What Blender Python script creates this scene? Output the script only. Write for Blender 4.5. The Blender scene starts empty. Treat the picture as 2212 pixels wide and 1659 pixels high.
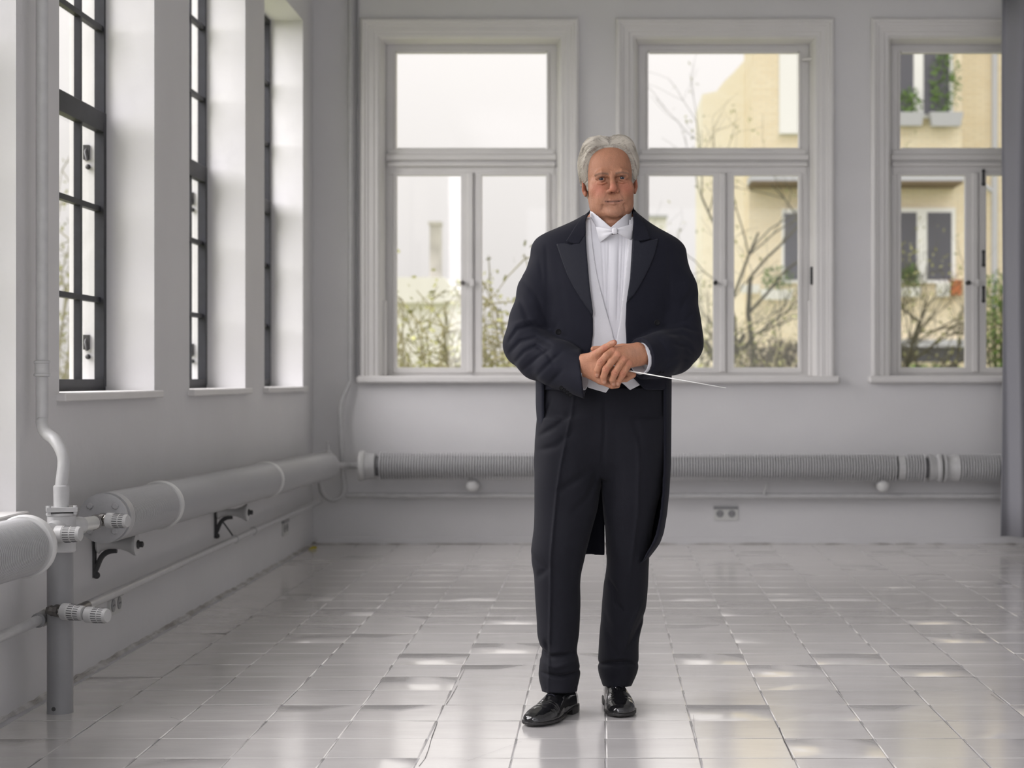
import bpy, math, random
import numpy as np
from mathutils import Vector, Matrix
random.seed(7); np.random.seed(7)
SC = bpy.context.scene
COL = SC.collection
# ------------------------------------------------------------------ camera, sky, lights, exposure
F = 3729.0; PX = 1305.0; PY = 818.0; CH = 1.05       # focal length (px), principal point, camera height
cam = bpy.data.cameras.new('camera'); camo = bpy.data.objects.new('camera', cam); COL.objects.link(camo)
camo.location = (0, 0, CH); camo.rotation_euler = (math.pi/2, 0, 0)
cam.sensor_width = 36; cam.lens = F/2212*36
cam.shift_x = -(PX-1106)/2212; cam.shift_y = -(829.5-PY)/2212
cam.clip_start = .05; cam.clip_end = 400
cam.dof.use_dof = True; cam.dof.focus_distance = 5.35; cam.dof.aperture_fstop = 3.6
SC.camera = camo
w = bpy.data.worlds.new('sky'); SC.world = w; w.use_nodes = True
nt = w.node_tree; nt.nodes.clear()
out = nt.nodes.new('ShaderNodeOutputWorld'); bg = nt.nodes.new('ShaderNodeBackground')
geo = nt.nodes.new('ShaderNodeNewGeometry'); sep = nt.nodes.new('ShaderNodeSeparateXYZ')
tc = nt.nodes.new('ShaderNodeTexCoord')
mp = nt.nodes.new('ShaderNodeMapRange'); mp.inputs['From Min'].default_value = 0; mp.inputs['From Max'].default_value = 1
mp.inputs['To Min'].default_value = .74; mp.inputs['To Max'].default_value = 2.6     # overcast sky, brighter to the zenith
nt.links.new(tc.outputs['Generated'], sep.inputs[0]); nt.links.new(sep.outputs[2], mp.inputs['Value'])
nt.links.new(mp.outputs[0], bg.inputs['Strength']); bg.inputs['Color'].default_value = (1.0, .98, .95, 1)
nt.links.new(bg.outputs[0], out.inputs[0])
def area(name, loc, rot, sx, sy, power, col):
    l = bpy.data.lights.new(name, 'AREA'); l.shape = 'RECTANGLE'; l.size = sx; l.size_y = sy; l.energy = power; l.color = col
    o = bpy.data.objects.new(name, l); COL.objects.link(o); o.location = loc; o.rotation_euler = rot
    return o
# added fill lamps in place of unseen windows behind and beside the camera
area('rear_fill', (1.6, -3.6, 2.3), (math.radians(90), 0, 0), 5.5, 2.6, 45, (.93, .95, 1.0))
area('left_fill', (-1.75, .5, 2.4), (math.radians(90), 0, math.radians(-90)), 4.5, 2.4, 215, (.965, .95, 1.0))
area('outer_left_fill', (-7.5, 7.2, 6.6), (math.radians(54), 0, math.radians(-90)), 12.0, 9.0, 3500, (.98, .968, 1.0))  # added panel outside, stands in for brighter sky on the left
SC.view_settings.view_transform = 'Standard'; SC.view_settings.look = 'None'
SC.view_settings.gamma = 1; SC.view_settings.use_curve_mapping = False; SC.view_settings.exposure = 0.0

# ------------------------------------------------------------------ helpers
def P(px, py, Y): return ((px-PX)*Y/F, Y, CH+(PY-py)*Y/F)
def PXl(px, py, X):                       # point on a plane x = X (left wall)
    Y = X*F/(px-PX); return (X, Y, CH+(PY-py)*Y/F)
def mat(name, col, rough=.5, metal=0, spec=.5, noise=0, nscale=8, bump=0, bscale=40, coat=0, col2=None, stretch=None, sheen=0, emit=None, detail=6):
    m = bpy.data.materials.new(name); m.use_nodes = True; n = m.node_tree; b = n.nodes['Principled BSDF']
    b.inputs['Base Color'].default_value = (*col, 1); b.inputs['Roughness'].default_value = rough
    b.inputs['Metallic'].default_value = metal; b.inputs['Specular IOR Level'].default_value = spec
    b.inputs['Coat Weight'].default_value = coat
    if sheen: b.inputs['Sheen Weight'].default_value = sheen
    t = n.nodes.new('ShaderNodeTexCoord'); mpn = n.nodes.new('ShaderNodeMapping'); n.links.new(t.outputs['Object'], mpn.inputs[0])
    if stretch: mpn.inputs['Scale'].default_value = stretch
    if noise or col2:
        no = n.nodes.new('ShaderNodeTexNoise'); no.inputs['Scale'].default_value = nscale; no.inputs['Detail'].default_value = detail
        n.links.new(mpn.outputs[0], no.inputs['Vector'])
        r = n.nodes.new('ShaderNodeValToRGB'); c2 = col2 or tuple(c*(1-noise) for c in col)
        r.color_ramp.elements[0].position = .35; r.color_ramp.elements[1].position = .65
        r.color_ramp.elements[0].color = (*c2, 1); r.color_ramp.elements[1].color = (*col, 1)
        n.links.new(no.outputs[0], r.inputs[0]); n.links.new(r.outputs[0], b.inputs['Base Color'])
    if bump:
        nb = n.nodes.new('ShaderNodeTexNoise'); nb.inputs['Scale'].default_value = bscale; nb.inputs['Detail'].default_value = 4
        n.links.new(mpn.outputs[0], nb.inputs['Vector'])
        bp = n.nodes.new('ShaderNodeBump'); bp.inputs['Strength'].default_value = bump; bp.inputs['Distance'].default_value = .01
        n.links.new(nb.outputs[0], bp.inputs['Height']); n.links.new(bp.outputs[0], b.inputs['Normal'])
    return m
def bsdf(m): return m.node_tree.nodes['Principled BSDF']

class G:                                   # geometry collector
    def __init__(s): s.v = []; s.f = []
    def add(s, v, f):
        n = len(s.v); s.v += [tuple(p) for p in v]; s.f += [tuple(i+n for i in q) for q in f]; return s
    def box(s, x0, x1, y0, y1, z0, z1, bev=0):
        if bev <= 0:
            v = [(x, y, z) for x in (x0, x1) for y in (y0, y1) for z in (z0, z1)]
            return s.add(v, [(0, 1, 3, 2), (4, 6, 7, 5), (0, 4, 5, 1), (2, 3, 7, 6), (0, 2, 6, 4), (1, 5, 7, 3)])
        lo = (x0, y0, z0); hi = (x1, y1, z1); idx = {}; v = []
        for sx in (0, 1):
            for sy in (0, 1):
                for sz in (0, 1):
                    for a in range(3):
                        p = [(hi if q else lo)[i] + (0 if i == a else (-bev if q else bev)) for i, q in enumerate((sx, sy, sz))]
                        idx[(sx, sy, sz, a)] = len(v); v.append(p)
        f = []
        for a in range(3):
            b, c = [(1, 2), (2, 0), (0, 1)][a]
            for q in (0, 1):
                ring = []
                for (i, j) in ((0, 0), (1, 0), (1, 1), (0, 1)):
                    k = [0, 0, 0]; k[a] = q; k[b] = i; k[c] = j; ring.append(idx[(*k, a)])
                f.append(tuple(ring if q else ring[::-1]))
        for a in range(3):
            b, c = [(1, 2), (2, 0), (0, 1)][a]
            for i in (0, 1):
                for j in (0, 1):
                    k0 = [0, 0, 0]; k1 = [0, 0, 0]; k0[b] = k1[b] = i; k0[c] = k1[c] = j; k1[a] = 1
                    q = (idx[(*k0, b)], idx[(*k1, b)], idx[(*k1, c)], idx[(*k0, c)])
                    f.append(q if (i == j) == False else q[::-1])
        for sx in (0, 1):
            for sy in (0, 1):
                for sz in (0, 1):
                    q = tuple(idx[(sx, sy, sz, a)] for a in range(3)); f.append(q if (sx+sy+sz) % 2 else q[::-1])
        return s.add(v, f)
    def tube(s, pts, r, n=12, cap=True):
        pts = [Vector(p) for p in pts]; rs = r if isinstance(r, (list, tuple)) else [r]*len(pts)
        base = []; up = None; m = len(pts)
        for i in range(m):
            d = (pts[min(i+1, m-1)]-pts[max(i-1, 0)]).normalized()
            if up is None:
                up = Vector((0, 0, 1)) if abs(d.z) < .9 else Vector((1, 0, 0))
            u = (up-d*up.dot(d)).normalized(); up = u; w_ = d.cross(u)
            base += [pts[i]+(u*math.cos(t)+w_*math.sin(t))*rs[i] for t in [2*math.pi*k/n for k in range(n)]]
        f = [(i*n+k, i*n+(k+1) % n, (i+1)*n+(k+1) % n, (i+1)*n+k) for i in range(m-1) for k in range(n)]
        if cap: f += [tuple(range(n))[::-1], tuple((m-1)*n+k for k in range(n))]
        return s.add(base, f)
    def lathe(s, o, axis, prof, n=32):     # prof: list of (t along axis, radius)
        o = Vector(o); d = Vector(axis).normalized(); up = Vector((0, 0, 1)) if abs(d.z) < .9 else Vector((1, 0, 0))
        u = (up-d*up.dot(d)).normalized(); w_ = d.cross(u); v = []
        for t, r in prof:
            v += [o+d*t+(u*math.cos(a)+w_*math.sin(a))*r for a in [2*math.pi*k/n for k in range(n)]]
        m = len(prof)
        f = [(i*n+k, i*n+(k+1) % n, (i+1)*n+(k+1) % n, (i+1)*n+k) for i in range(m-1) for k in range(n)]
        f += [tuple(range(n))[::-1], tuple((m-1)*n+k for k in range(n))]
        return s.add(v, f)
    def prism(s, poly, y0, y1):            # polygon in x,z extruded in y
        n = len(poly); v = [(x, y0, z) for x, z in poly]+[(x, y1, z) for x, z in poly]
        f = [tuple(range(n)), tuple(range(2*n-1, n-1, -1))]+[((i+1) % n, i, n+i, n+(i+1) % n) for i in range(n)]
        return s.add(v, f)
    def sphere(s, c, r, n=16, m=10):
        r = r if isinstance(r, (tuple, list)) else (r, r, r); v = [(c[0], c[1], c[2]+r[2])]
        for i in range(1, m):
            a = math.pi*i/m
            v += [(c[0]+r[0]*math.sin(a)*math.cos(2*math.pi*k/n), c[1]+r[1]*math.sin(a)*math.sin(2*math.pi*k/n), c[2]+r[2]*math.cos(a)) for k in range(n)]
        v.append((c[0], c[1], c[2]-r[2])); L = len(v)-1
        f = [(0, 1+k, 1+(k+1) % n) for k in range(n)]
        f += [(1+i*n+k, 1+(i+1)*n+k, 1+(i+1)*n+(k+1) % n, 1+i*n+(k+1) % n) for i in range(m-2) for k in range(n)]
        f += [(L, 1+(m-2)*n+(k+1) % n, 1+(m-2)*n+k) for k in range(n)]
        return s.add(v, f)
    def mesh(s, name, m, smooth=None):
        me = bpy.data.meshes.new(name); me.from_pydata(s.v, [], s.f); me.validate()
        if m: me.materials.append(m)
        if smooth is not None:
            me.polygons.foreach_set('use_smooth', [True]*len(me.polygons))
            if smooth < 180: me.set_sharp_from_angle(angle=math.radians(smooth))
        me.update(); return me
def link(name, me, parent=None, loc=None):
    o = bpy.data.objects.new(name, me); COL.objects.link(o)
    if parent: o.parent = parent
    if loc is not None: o.location = loc
    return o
def obj(name, g, m, parent=None, smooth=None, loc=None):
    """mesh in world coordinates; when the parent sits elsewhere it is shifted"""
    off = Vector((0, 0, 0))
    if parent:
        p = parent
        while p: off += p.location; p = p.parent
    if loc is None and parent and off.length > 0:
        g.v = [(x-off.x, y-off.y, z-off.z) for x, y, z in g.v]
    if not parent and loc is None:                   # top level: origin at the base
        xs = [p[0] for p in g.v]; ys = [p[1] for p in g.v]; zs = [p[2] for p in g.v]
        c = ((min(xs)+max(xs))/2, (min(ys)+max(ys))/2, min(zs))
        g.v = [(x-c[0], y-c[1], z-c[2]) for x, y, z in g.v]; loc = c
    return link(name, g.mesh(name, m, smooth), parent, loc)
def tag(o, label=None, cat=None, group=None, kind=None):
    if label: o['label'] = label
    if cat: o['category'] = cat
    if group: o['group'] = group
    if kind: o['kind'] = kind
    return o
def empty(name, loc=(0, 0, 0), **k):
    o = bpy.data.objects.new(name, None); COL.objects.link(o); o.location = loc; o.empty_display_size = .1
    return tag(o, **k)
def children(o): return [c for c in bpy.data.objects if c.parent == o]
def smooth_path(pts, k=6):                 # Catmull-Rom
    pts = [Vector(p) for p in pts]; q = [pts[0]]+pts+[pts[-1]]; o = []
    for i in range(len(pts)-1):
        a, b, c, d = q[i:i+4]
        for j in range(k):
            t = j/k; o.append(.5*((2*b)+(c-a)*t+(2*a-5*b+4*c-d)*t*t+(3*b-a-3*c+d)*t**3))
    return o+[pts[-1]]

# ------------------------------------------------------------------ materials
M = {}
M['wall'] = mat('painted_plaster', (.695, .688, .692), .62, noise=.05, nscale=1.6, bump=.35, bscale=9)
M['trim'] = mat('white_gloss_paint', (.72, .705, .69), .38, noise=.05, nscale=3, bump=.08, bscale=18)
M['ceil'] = mat('ceiling_paint', (.7, .7, .7), .8)
M['tile'] = mat('floor_paint', (.68, .68, .705), .17, spec=1.0, noise=.10, nscale=5, bump=.15, bscale=5, coat=.8, stretch=(.6, 1.6, 1))
bsdf(M['tile']).inputs['Coat Roughness'].default_value = .14; bsdf(M['tile']).inputs['Coat Tint'].default_value = (1, .97, .92, 1)
_n = M['tile'].node_tree; _g = _n.nodes.new('ShaderNodeNewGeometry'); _mp = [q for q in _n.nodes if q.type == 'MAPPING'][0]; _n.links.new(_g.outputs['Position'], _mp.inputs[0])
M['grout'] = mat('floor_joint_paint', (.56, .555, .58), .35, noise=.2, nscale=9)
M['steel'] = mat('dark_steel_paint', (.016, .017, .023), .55, noise=.3, nscale=20)
M['radiator'] = mat('radiator_paint', (.42, .42, .425), .4, noise=.08, nscale=30, bump=.1, bscale=60)
M['fin'] = mat('fin_paint', (.60, .60, .605), .45)
M['gap'] = mat('fin_gap_shade', (.13, .13, .135), .6)  # dark core colour paints the shade between the back wall fins
M['leftfin'] = mat('thick_fin_paint', (.42, .42, .425), .45)
M['leftcore'] = mat('thick_core_paint', (.30, .30, .305), .6)
M['ring'] = mat('ring_paint', (.62, .62, .61), .3)
M['dirt'] = mat('dirty_mortar', (.56, .55, .54), .8, col2=(.30, .28, .26), nscale=9, bump=.4, bscale=30, detail=10)
M['chip'] = mat('dark_floor_flaw', (.05, .048, .05), .6)
M['pipe'] = mat('pipe_paint', (.52, .52, .52), .3, noise=.08, nscale=25, bump=.08, bscale=50)
M['column'] = mat('standpipe_paint', (.28, .28, .285), .35, noise=.08, nscale=10, bump=.05)
M['iron'] = mat('dark_iron', (.05, .05, .052), .6, noise=.3, nscale=40)
M['chrome'] = mat('nickel', (.55, .53, .5), .22, metal=1)
M['brass'] = mat('tarnished_brass', (.2, .19, .18), .35, metal=1)
M['knob'] = mat('white_plastic', (.48, .48, .475), .35)
M['slot'] = mat('dark_slots', (.05, .05, .05), .6)
M['outlet'] = mat('outlet_plastic', (.6, .6, .58), .35)
M['curtain'] = mat('grey_curtain', (.29, .29, .315), .85, bump=.2, bscale=120)
M['black'] = mat('black_metal', (.02, .02, .02), .4)
# thin window glass
g_ = bpy.data.materials.new('window_glass'); g_.use_nodes = True; n = g_.node_tree; n.nodes.clear()
o_ = n.nodes.new('ShaderNodeOutputMaterial'); mx_ = n.nodes.new('ShaderNodeMixShader'); tr = n.nodes.new('ShaderNodeBsdfTransparent'); gl = n.nodes.new('ShaderNodeBsdfGlossy')
gl.inputs['Roughness'].default_value = .03; lw_ = n.nodes.new('ShaderNodeLayerWeight'); lw_.inputs[0].default_value = .5; p1 = n.nodes.new('ShaderNodeMath'); p1.operation = 'POWER'; p1.inputs[1].default_value = 5; fr = n.nodes.new('ShaderNodeMath'); fr.operation = 'MULTIPLY_ADD'; fr.inputs[1].default_value = .35; fr.inputs[2].default_value = .03; n.links.new(lw_.outputs['Facing'], p1.inputs[0]); n.links.new(p1.outputs[0], fr.inputs[0])
tr.inputs[0].default_value = (.985, .975, .975, 1)
n.links.new(fr.outputs[0], mx_.inputs[0]); n.links.new(tr.outputs[0], mx_.inputs[1]); n.links.new(gl.outputs[0], mx_.inputs[2]); n.links.new(mx_.outputs[0], o_.inputs[0])
M['glass'] = g_
# ------------------------------------------------------------------ room shell
XL = -1.85; YB = 10.97; XR = 6.2; YF = -4.0; ZC = 4.05
def wall_open(axis, c0, c1, u0, u1, v0, v1, opens):
    """wall between planes c0 (inside) and c1 (outside); opens = [(ua, ub, va, vb)] ; axis 'x' (left wall) or 'y' (back wall)"""
    g = G(); us = sorted({u0, u1, *[a for o in opens for a in o[:2]]}); vs = sorted({v0, v1, *[a for o in opens for a in o[2:]]})
    def pt(c, u, v): return (c, u, v) if axis == 'x' else (u, c, v)
    def hole(i, j):
        um = (us[i]+us[i+1])/2; vm = (vs[j]+vs[j+1])/2
        return any(a < um < b and c < vm < d for a, b, c, d in opens)
    for i in range(len(us)-1):
        for j in range(len(vs)-1):
            if hole(i, j): continue
            for c in (c0, c1):
                g.add([pt(c, us[i], vs[j]), pt(c, us[i+1], vs[j]), pt(c, us[i+1], vs[j+1]), pt(c, us[i], vs[j+1])], [(0, 1, 2, 3)])
    for a, b, c, d in opens:
        for q in (((a, c), (b, c)), ((b, c), (b, d)), ((b, d), (a, d)), ((a, d), (a, c))):
            g.add([pt(c0, *q[0]), pt(c0, *q[1]), pt(c1, *q[1]), pt(c1, *q[0])], [(0, 1, 2, 3)])
    for q in (((u0, v0), (u1, v0)), ((u1, v0), (u1, v1)), ((u1, v1), (u0, v1)), ((u0, v1), (u0, v0))):
        g.add([pt(c0, *q[0]), pt(c0, *q[1]), pt(c1, *q[1]), pt(c1, *q[0])], [(0, 1, 2, 3)])
    return g
LW = [(4.02, 5.43, .63), (5.86, 7.10, 1.0), (7.70, 8.90, 1.0), (9.40, 10.60, 1.0)]     # y0, y1, sill height
HEAD = 3.25
opens = [(a, b, c, HEAD) for a, b, c in LW]
tag(obj('wall_left', wall_open('x', XL, -2.20, YF, YB+.4, 0, ZC, opens), M['wall'], loc=(0, 0, 0)), kind='structure')
BW = [-.853, .768, 2.388, 4.008]
bop = [(c-.581, c+.581, 1.03, 3.226) for c in BW]
tag(obj('wall_back', wall_open('y', YB, YB+.40, XL, XR, 0, ZC, bop), M['wall'], loc=(0, 0, 0)), kind='structure')
tag(obj('wall_right', G().box(XR, XR+.3, YF, YB+.4, 0, ZC), M['wall'], loc=(0, 0, 0)), kind='structure')
tag(obj('wall_front', G().box(XL, XR, YF-.3, YF, 0, ZC), M['wall'], loc=(0, 0, 0)), kind='structure')
tag(obj('ceiling', G().box(XL-.4, XR+.3, YF-.3, YB+.4, ZC, ZC+.2), M['ceil'], loc=(0, 0, 0)), kind='structure')
# floor: a screed with painted tiles on it
fl = tag(obj('floor', G().box(XL-.39, XR, YF, YB+.4, -.2, -.0016), M['grout'], loc=(0, 0, 0)), kind='structure')
TS = .26
def tile_mesh(seed, n=4):
    rnd = random.Random(seed); g = G(); h = TS/2-.0005; b = .0035; v = []
    co = [-h, -h+b, 0, h-b, h]
    wv = [[rnd.uniform(-.0002, .0002) for _ in co] for _ in co]
    for i, x in enumerate(co):
        for j, y in enumerate(co):
            e = i in (0, 4) or j in (0, 4)
            v.append((x, y, (-.0010 if e else 0)+wv[i][j]*.7))
    f = [(i*5+j, (i+1)*5+j, (i+1)*5+j+1, i*5+j+1) for i in range(4) for j in range(4)]
    g.add(v, f); m = g.mesh('tile', M['tile'], 14); return m
TM = [tile_mesh(s) for s in range(10)]
cands = []
y0t = 4.777-TS*34
for r in range(60):
    yy = y0t+(r+.5)*TS
    if yy > YB: break
    for c in range(-8, 25):
        xx = (c+.5)*TS+.005
        if xx-TS/2 < XL-.12 or xx+TS/2 > XR+.1: continue
        vis = yy > 4.35 and abs((xx*F/yy+PX)-1106) < 1106+TS*F/yy*.6
        cands.append((0 if vis else 1, yy, xx))
cands.sort()
rest = G(); ntile = 0
for k, (v_, yy, xx) in enumerate(cands):
    me = TM[random.randrange(10)]
    tx, ty, dz = random.gauss(0, .0017), random.gauss(0, .0019), random.uniform(-.0003, .0005)
    if v_ == 0 and ntile < 300:
        o = link('tile', me, fl, (xx, yy, dz)); o.rotation_euler = (tx, ty, random.choice((0, 1, 2, 3))*math.pi/2+random.gauss(0, .004)); ntile += 1
    else:
        rest.add([(p.co.x+xx, p.co.y+yy, p.co.z+dz+p.co.y*tx-p.co.x*ty) for p in me.vertices], [tuple(p.vertices) for p in me.polygons])
tag(obj('distant_tiles', rest, M['tile'], fl, 14), kind='stuff')

# ------------------------------------------------------------------ left wall steel windows
XF = -2.07
for wi, (a, b, zs) in enumerate(LW):
    W = empty('window_%d' % (wi+1), (XF, (a+b)/2, zs), kind='structure')
    obj('window_sill', G().box(XL-.22, XL+.032, a-.03, b+.03, zs-.028, zs+.002, .004), M['trim'], W)
    t = .016
    g = G(); g.box(XF-.02, XF+.02, a, a+.022, zs, HEAD); g.box(XF-.02, XF+.02, b-.022, b, zs, HEAD)
    g.box(XF-.0195, XF+.0195, a, b, zs, zs+.025); g.box(XF-.0195, XF+.0195, a, b, HEAD-.025, HEAD)
    obj('steel_frame', g, M['steel'], W)
    zt = 2.115; rows = [zs+.02, zs+(zt-zs)/3, zs+2*(zt-zs)/3, zt, zt+.37, zt+.74, HEAD-.02]
    if zs < .9: rows = [zs+.02, 1.0, 1.37, 1.74, zt, zt+.37, zt+.74, HEAD-.02]
    cols = [a+(b-a)*k/4 for k in range(5)]
    obj('transom', G().box(XF-.024, XF+.024, a, b, zt-.026, zt+.026, .004), M['steel'], W)
    for z in rows[1:-1]:
        if abs(z-zt) > .05: obj('glazing_bar', G().box(XF-.012, XF+.014, a, b, z-.011, z+.011), M['steel'], W)
    for k, y in enumerate(cols[1:-1]):
        obj('glazing_bar', G().box(XF-.0125, XF+.0135, y-.010, y+.010, zt, HEAD), M['steel'], W)
        obj('glazing_bar', G().box(XF-.0125, XF+.0135, y-.014, y+.014, zs, zt), M['steel'], W)
    # inner casement of the lower lights
    g = G()
    g.box(XF-.01, XF+.028, b-.055, b-.018, zs+.018, zt-.02); g.box(XF-.01, XF+.028, a+.018, a+.055, zs+.018, zt-.02)
    g.box(XF-.0095, XF+.0275, a+.02, b-.02, zs+.018, zs+.048); g.box(XF-.0095, XF+.0275, a+.02, b-.02, zt-.058, zt-.02)
    obj('casement_frame', g, M['steel'], W)
    for i in range(len(rows)-1):
        for j in range(4):
            obj('pane', G().box(XF-.005, XF-.002, cols[j]+.008, cols[j+1]-.008, rows[i]+.008, rows[i+1]-.008), M['glass'], W)
    # shutter hardware on the outer jamb
    if wi > 0:
        for z in (1.17, 1.95):
            g = G(); g.tube([(-2.125, b-.002, z+.05), (-2.128, b-.018, z+.03), (-2.12, b-.02, z-.005)], .006, 8)
            g.box(-2.14, -2.115, b-.012, b, z-.0, z+.06); g.sphere((-2.12, b-.01, z-.03), .011)
            obj('shutter_catch', g, M['black'], W, 40)

# ------------------------------------------------------------------ back wall wooden windows
def moulding(c, prof, z0, bottom_open=True):
    """architrave: prof = [(distance outward from opening edge, y)], runs up, across, down"""
    g = G(); H = .581; zt = 3.226; v = []
    for d, y in prof:
        v += [(c-H-d, y, z0), (c-H-d, y, zt+d), (c+H+d, y, zt+d), (c+H+d, y, z0)]
    f = []
    for i in range(len(prof)-1):
        for k in range(3): f.append((i*4+k, i*4+k+1, (i+1)*4+k+1, (i+1)*4+k))
    g.add(v, f); return g
for wi, c in enumerate(BW):
    W = empty('window_%d' % (wi+5), (c, YB, 1.03), kind='structure')
    prof = [(.112, YB+.002), (.112, YB-.022), (.100, YB-.034), (.086, YB-.034), (.080, YB-.024), (.066, YB-.022), (.060, YB-.014), (.030, YB-.013), (.024, YB-.005), (.004, YB-.004), (.0, YB+.005),
            (-.012, YB+.02), (-.032, YB+.12)]
    obj('architrave', moulding(c, prof, 1.066), M['trim'], W)
    # window board
    obj('window_sill', G().box(c-.712, c+.722, YB-.065, YB+.145, 1.022, 1.068, .010), M['trim'], W, 30)
    YFm = YB+.13; h = .553
    # outer frame: two stiles, head, bottom
    g = G(); zb = 1.066; zt = 3.2
    g.box(c-h, c-.485, YFm, YFm+.07, zb, zt, .004); g.box(c+.485, c+h, YFm, YFm+.07, zb, zt, .004)
    g.box(c-.50, c+.50, YFm+.0005, YFm+.0695, 3.156, zt, .004); g.box(c-.50, c+.50, YFm+.0005, YFm+.0695, zb, 1.10, .004)
    g.box(c-h-.06, c-h+.01, YFm+.02, YFm+.08, zb-.03, zt+.06); g.box(c+h-.01, c+h+.06, YFm+.02, YFm+.08, zb-.03, zt+.06); g.box(c-h-.06, c+h+.06, YFm+.0205, YFm+.0795, zt-.01, zt+.08)
    obj('frame', g, M['trim'], W, 30)
    g = G()
    g.box(c-h+.005, c+h-.005, YFm-.022, YFm+.0685, 2.452, 2.492, .006); g.box(c-h+.02, c+h-.02, YFm-.008, YFm+.067, 2.490, 2.524, .004)
    g.box(c-h+.012, c+h-.012, YFm-.030, YFm+.0680, 2.412, 2.438, .006); g.box(c-h+.02, c+h-.02, YFm-.004, YFm+.0665, 2.36, 2.46, .003)
    obj('transom', g, M['trim'], W, 30)
    g = G(); g.box(c-.5, c-.484, YFm-.008, YFm+.03, 2.53, 3.15, .003); g.box(c+.484, c+.5, YFm-.008, YFm+.03, 2.53, 3.15, .003)
    g.box(c-.48, c+.48, YFm-.0075, YFm+.0295, 3.142, 3.162, .003); g.box(c-.48, c+.48, YFm-.0075, YFm+.0295, 2.522, 2.534, .003)
    obj('top_sash', g, M['trim'], W, 30)
    obj('pane', G().box(c-.486, c+.486, YFm+.022, YFm+.026, 2.53, 3.145), M['glass'], W)
    for s in (-1, 1):
        a, b = sorted((c+s*.054, c+s*.485)) if s > 0 else sorted((c+s*.485, c+s*.054))
        g = G(); st = .022; i0, i1 = a, b
        innr = .010
        if s < 0: x0, x1, xi0, xi1 = a, b, a+st-.020, b-innr
        else: x0, x1, xi0, xi1 = a, b, a+innr, b-st+.020
        x0 -= .02 if s < 0 else .035; x1 += .02 if s > 0 else .035
        g.box(x0, xi0+.004, YFm-.010, YFm+.03, 1.085, 2.375, .004); g.box(xi1-.004, x1, YFm-.010, YFm+.03, 1.085, 2.375, .004)
        g.box(xi0-.01, xi1+.01, YFm-.0095, YFm+.0295, 2.355, 2.376, .003); g.box(xi0-.01, xi1+.01, YFm-.0095, YFm+.0295, 1.085, 1.122, .004)
        cs = obj('casement', g, M['trim'], W, 30)
        obj('pane', G().box(xi0-.005, xi1+.005, YFm+.015, YFm+.019, 1.11, 2.36), M['glass'], cs)
    g = G(); g.box(c-.026, c+.012, YFm-.026, YFm-.009, 1.09, 2.372, .006); g.box(c-.06, c+.06, YFm-.004, YFm+.028, 1.09, 2.372)
    obj('meeting_bead', g, M['trim'], W, 30)
    g = G(); g.lathe((c-.055, YFm-.010, 1.665), (0, -1, 0), [(0, .014), (.006, .014), (.012, .007), (.03, .007), (.034, .014), (.046, .014), (.05, .009)], 14)
    obj('casement_latch', g, M['black'] if wi != 0 else M['brass'], W, 40)
    obj('latch_keeper', G().box(c-.004, c+.020, YFm-.034, YFm-.026, 1.64, 1.69, .004), M['trim'], W)
    # shutter strap casing on the splay
    s = -1 if wi == 0 else 1
    if wi < 2:
        g = G(); x = c+s*.556
        g.box(x-.017, x+.017, YFm-.075, YFm-.012, 1.068, 1.55, .006)
        o = obj('strap_casing', g, M['trim'], W, 30)
        if wi == 1:
            obj('strap_grip', G().box(x-.008, x+.010, YFm-.085, YFm-.065, 1.65, 1.765, .004), M['black'], W)
            obj('strap', G().box(x-.006, x+.008, YFm-.070, YFm-.066, 1.55, 1.66), M['trim'], W)
            g = G(); g.tube([(x-.05, YFm-.02, 3.10), (x+.035, YFm-.06, 3.10)], .012, 10); g.tube([(x+.004, YFm-.045, 3.10), (x+.004, YFm-.045, 2.55)], .006, 8)
            obj('strap_pulley', g, M['trim'], W, 40)
    if wi == 2:
        for z0 in (2.30, 1.78, 1.55):
            g = G(); g.tube([(c+.048, YFm-.012, z0), (c+.048, YFm-.012, z0+.085)], .009, 8); g.sphere((c+.048, YFm-.014, z0), .013, 8, 6); g.sphere((c+.048, YFm-.014, z0+.085), .012, 8, 6)
            obj('hinge', g, M['iron'], W, 40)
g = G(); rnd = random.Random(4); ys = [2+.05*k for k in range(181)]; v = []
for y in ys:
    y = min(y, YB); wd = .016+.010*math.sin(y*3.1)*math.sin(y*7.3)+rnd.uniform(-.004, .006); hg = .006+rnd.uniform(-.003, .004)
    v += [(XL-.01, y, hg+.012), (XL+.006, y, hg), (XL+wd*.6, y, .006), (XL+wd, y, -.0012)]
f = [(i*4+j, i*4+j+1, i*4+j+5, i*4+j+4) for i in range(len(ys)-1) for j in range(3)]
g.add(v, [q[::-1] for q in f]); tag(obj('baseboard_left', g, M['dirt'], loc=(0, 0, 0)), kind='structure')
g = G(); v = []
for k in range(90):
    x = XL+.09*k; hg = .009+rnd.uniform(-.005, .006); wd = .018+rnd.uniform(-.008, .012)
    v += [(x, YB+.01, hg+.01), (x, YB-.004, hg), (x, YB-wd*.6, .006), (x, YB-wd, -.0012)]
g.add(v, [(i*4+j, i*4+j+1, i*4+j+5, i*4+j+4) for i in range(89) for j in range(3)]); tag(obj('trim_1', g, M['dirt'], loc=(0, 0, 0)), kind='structure')
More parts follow.
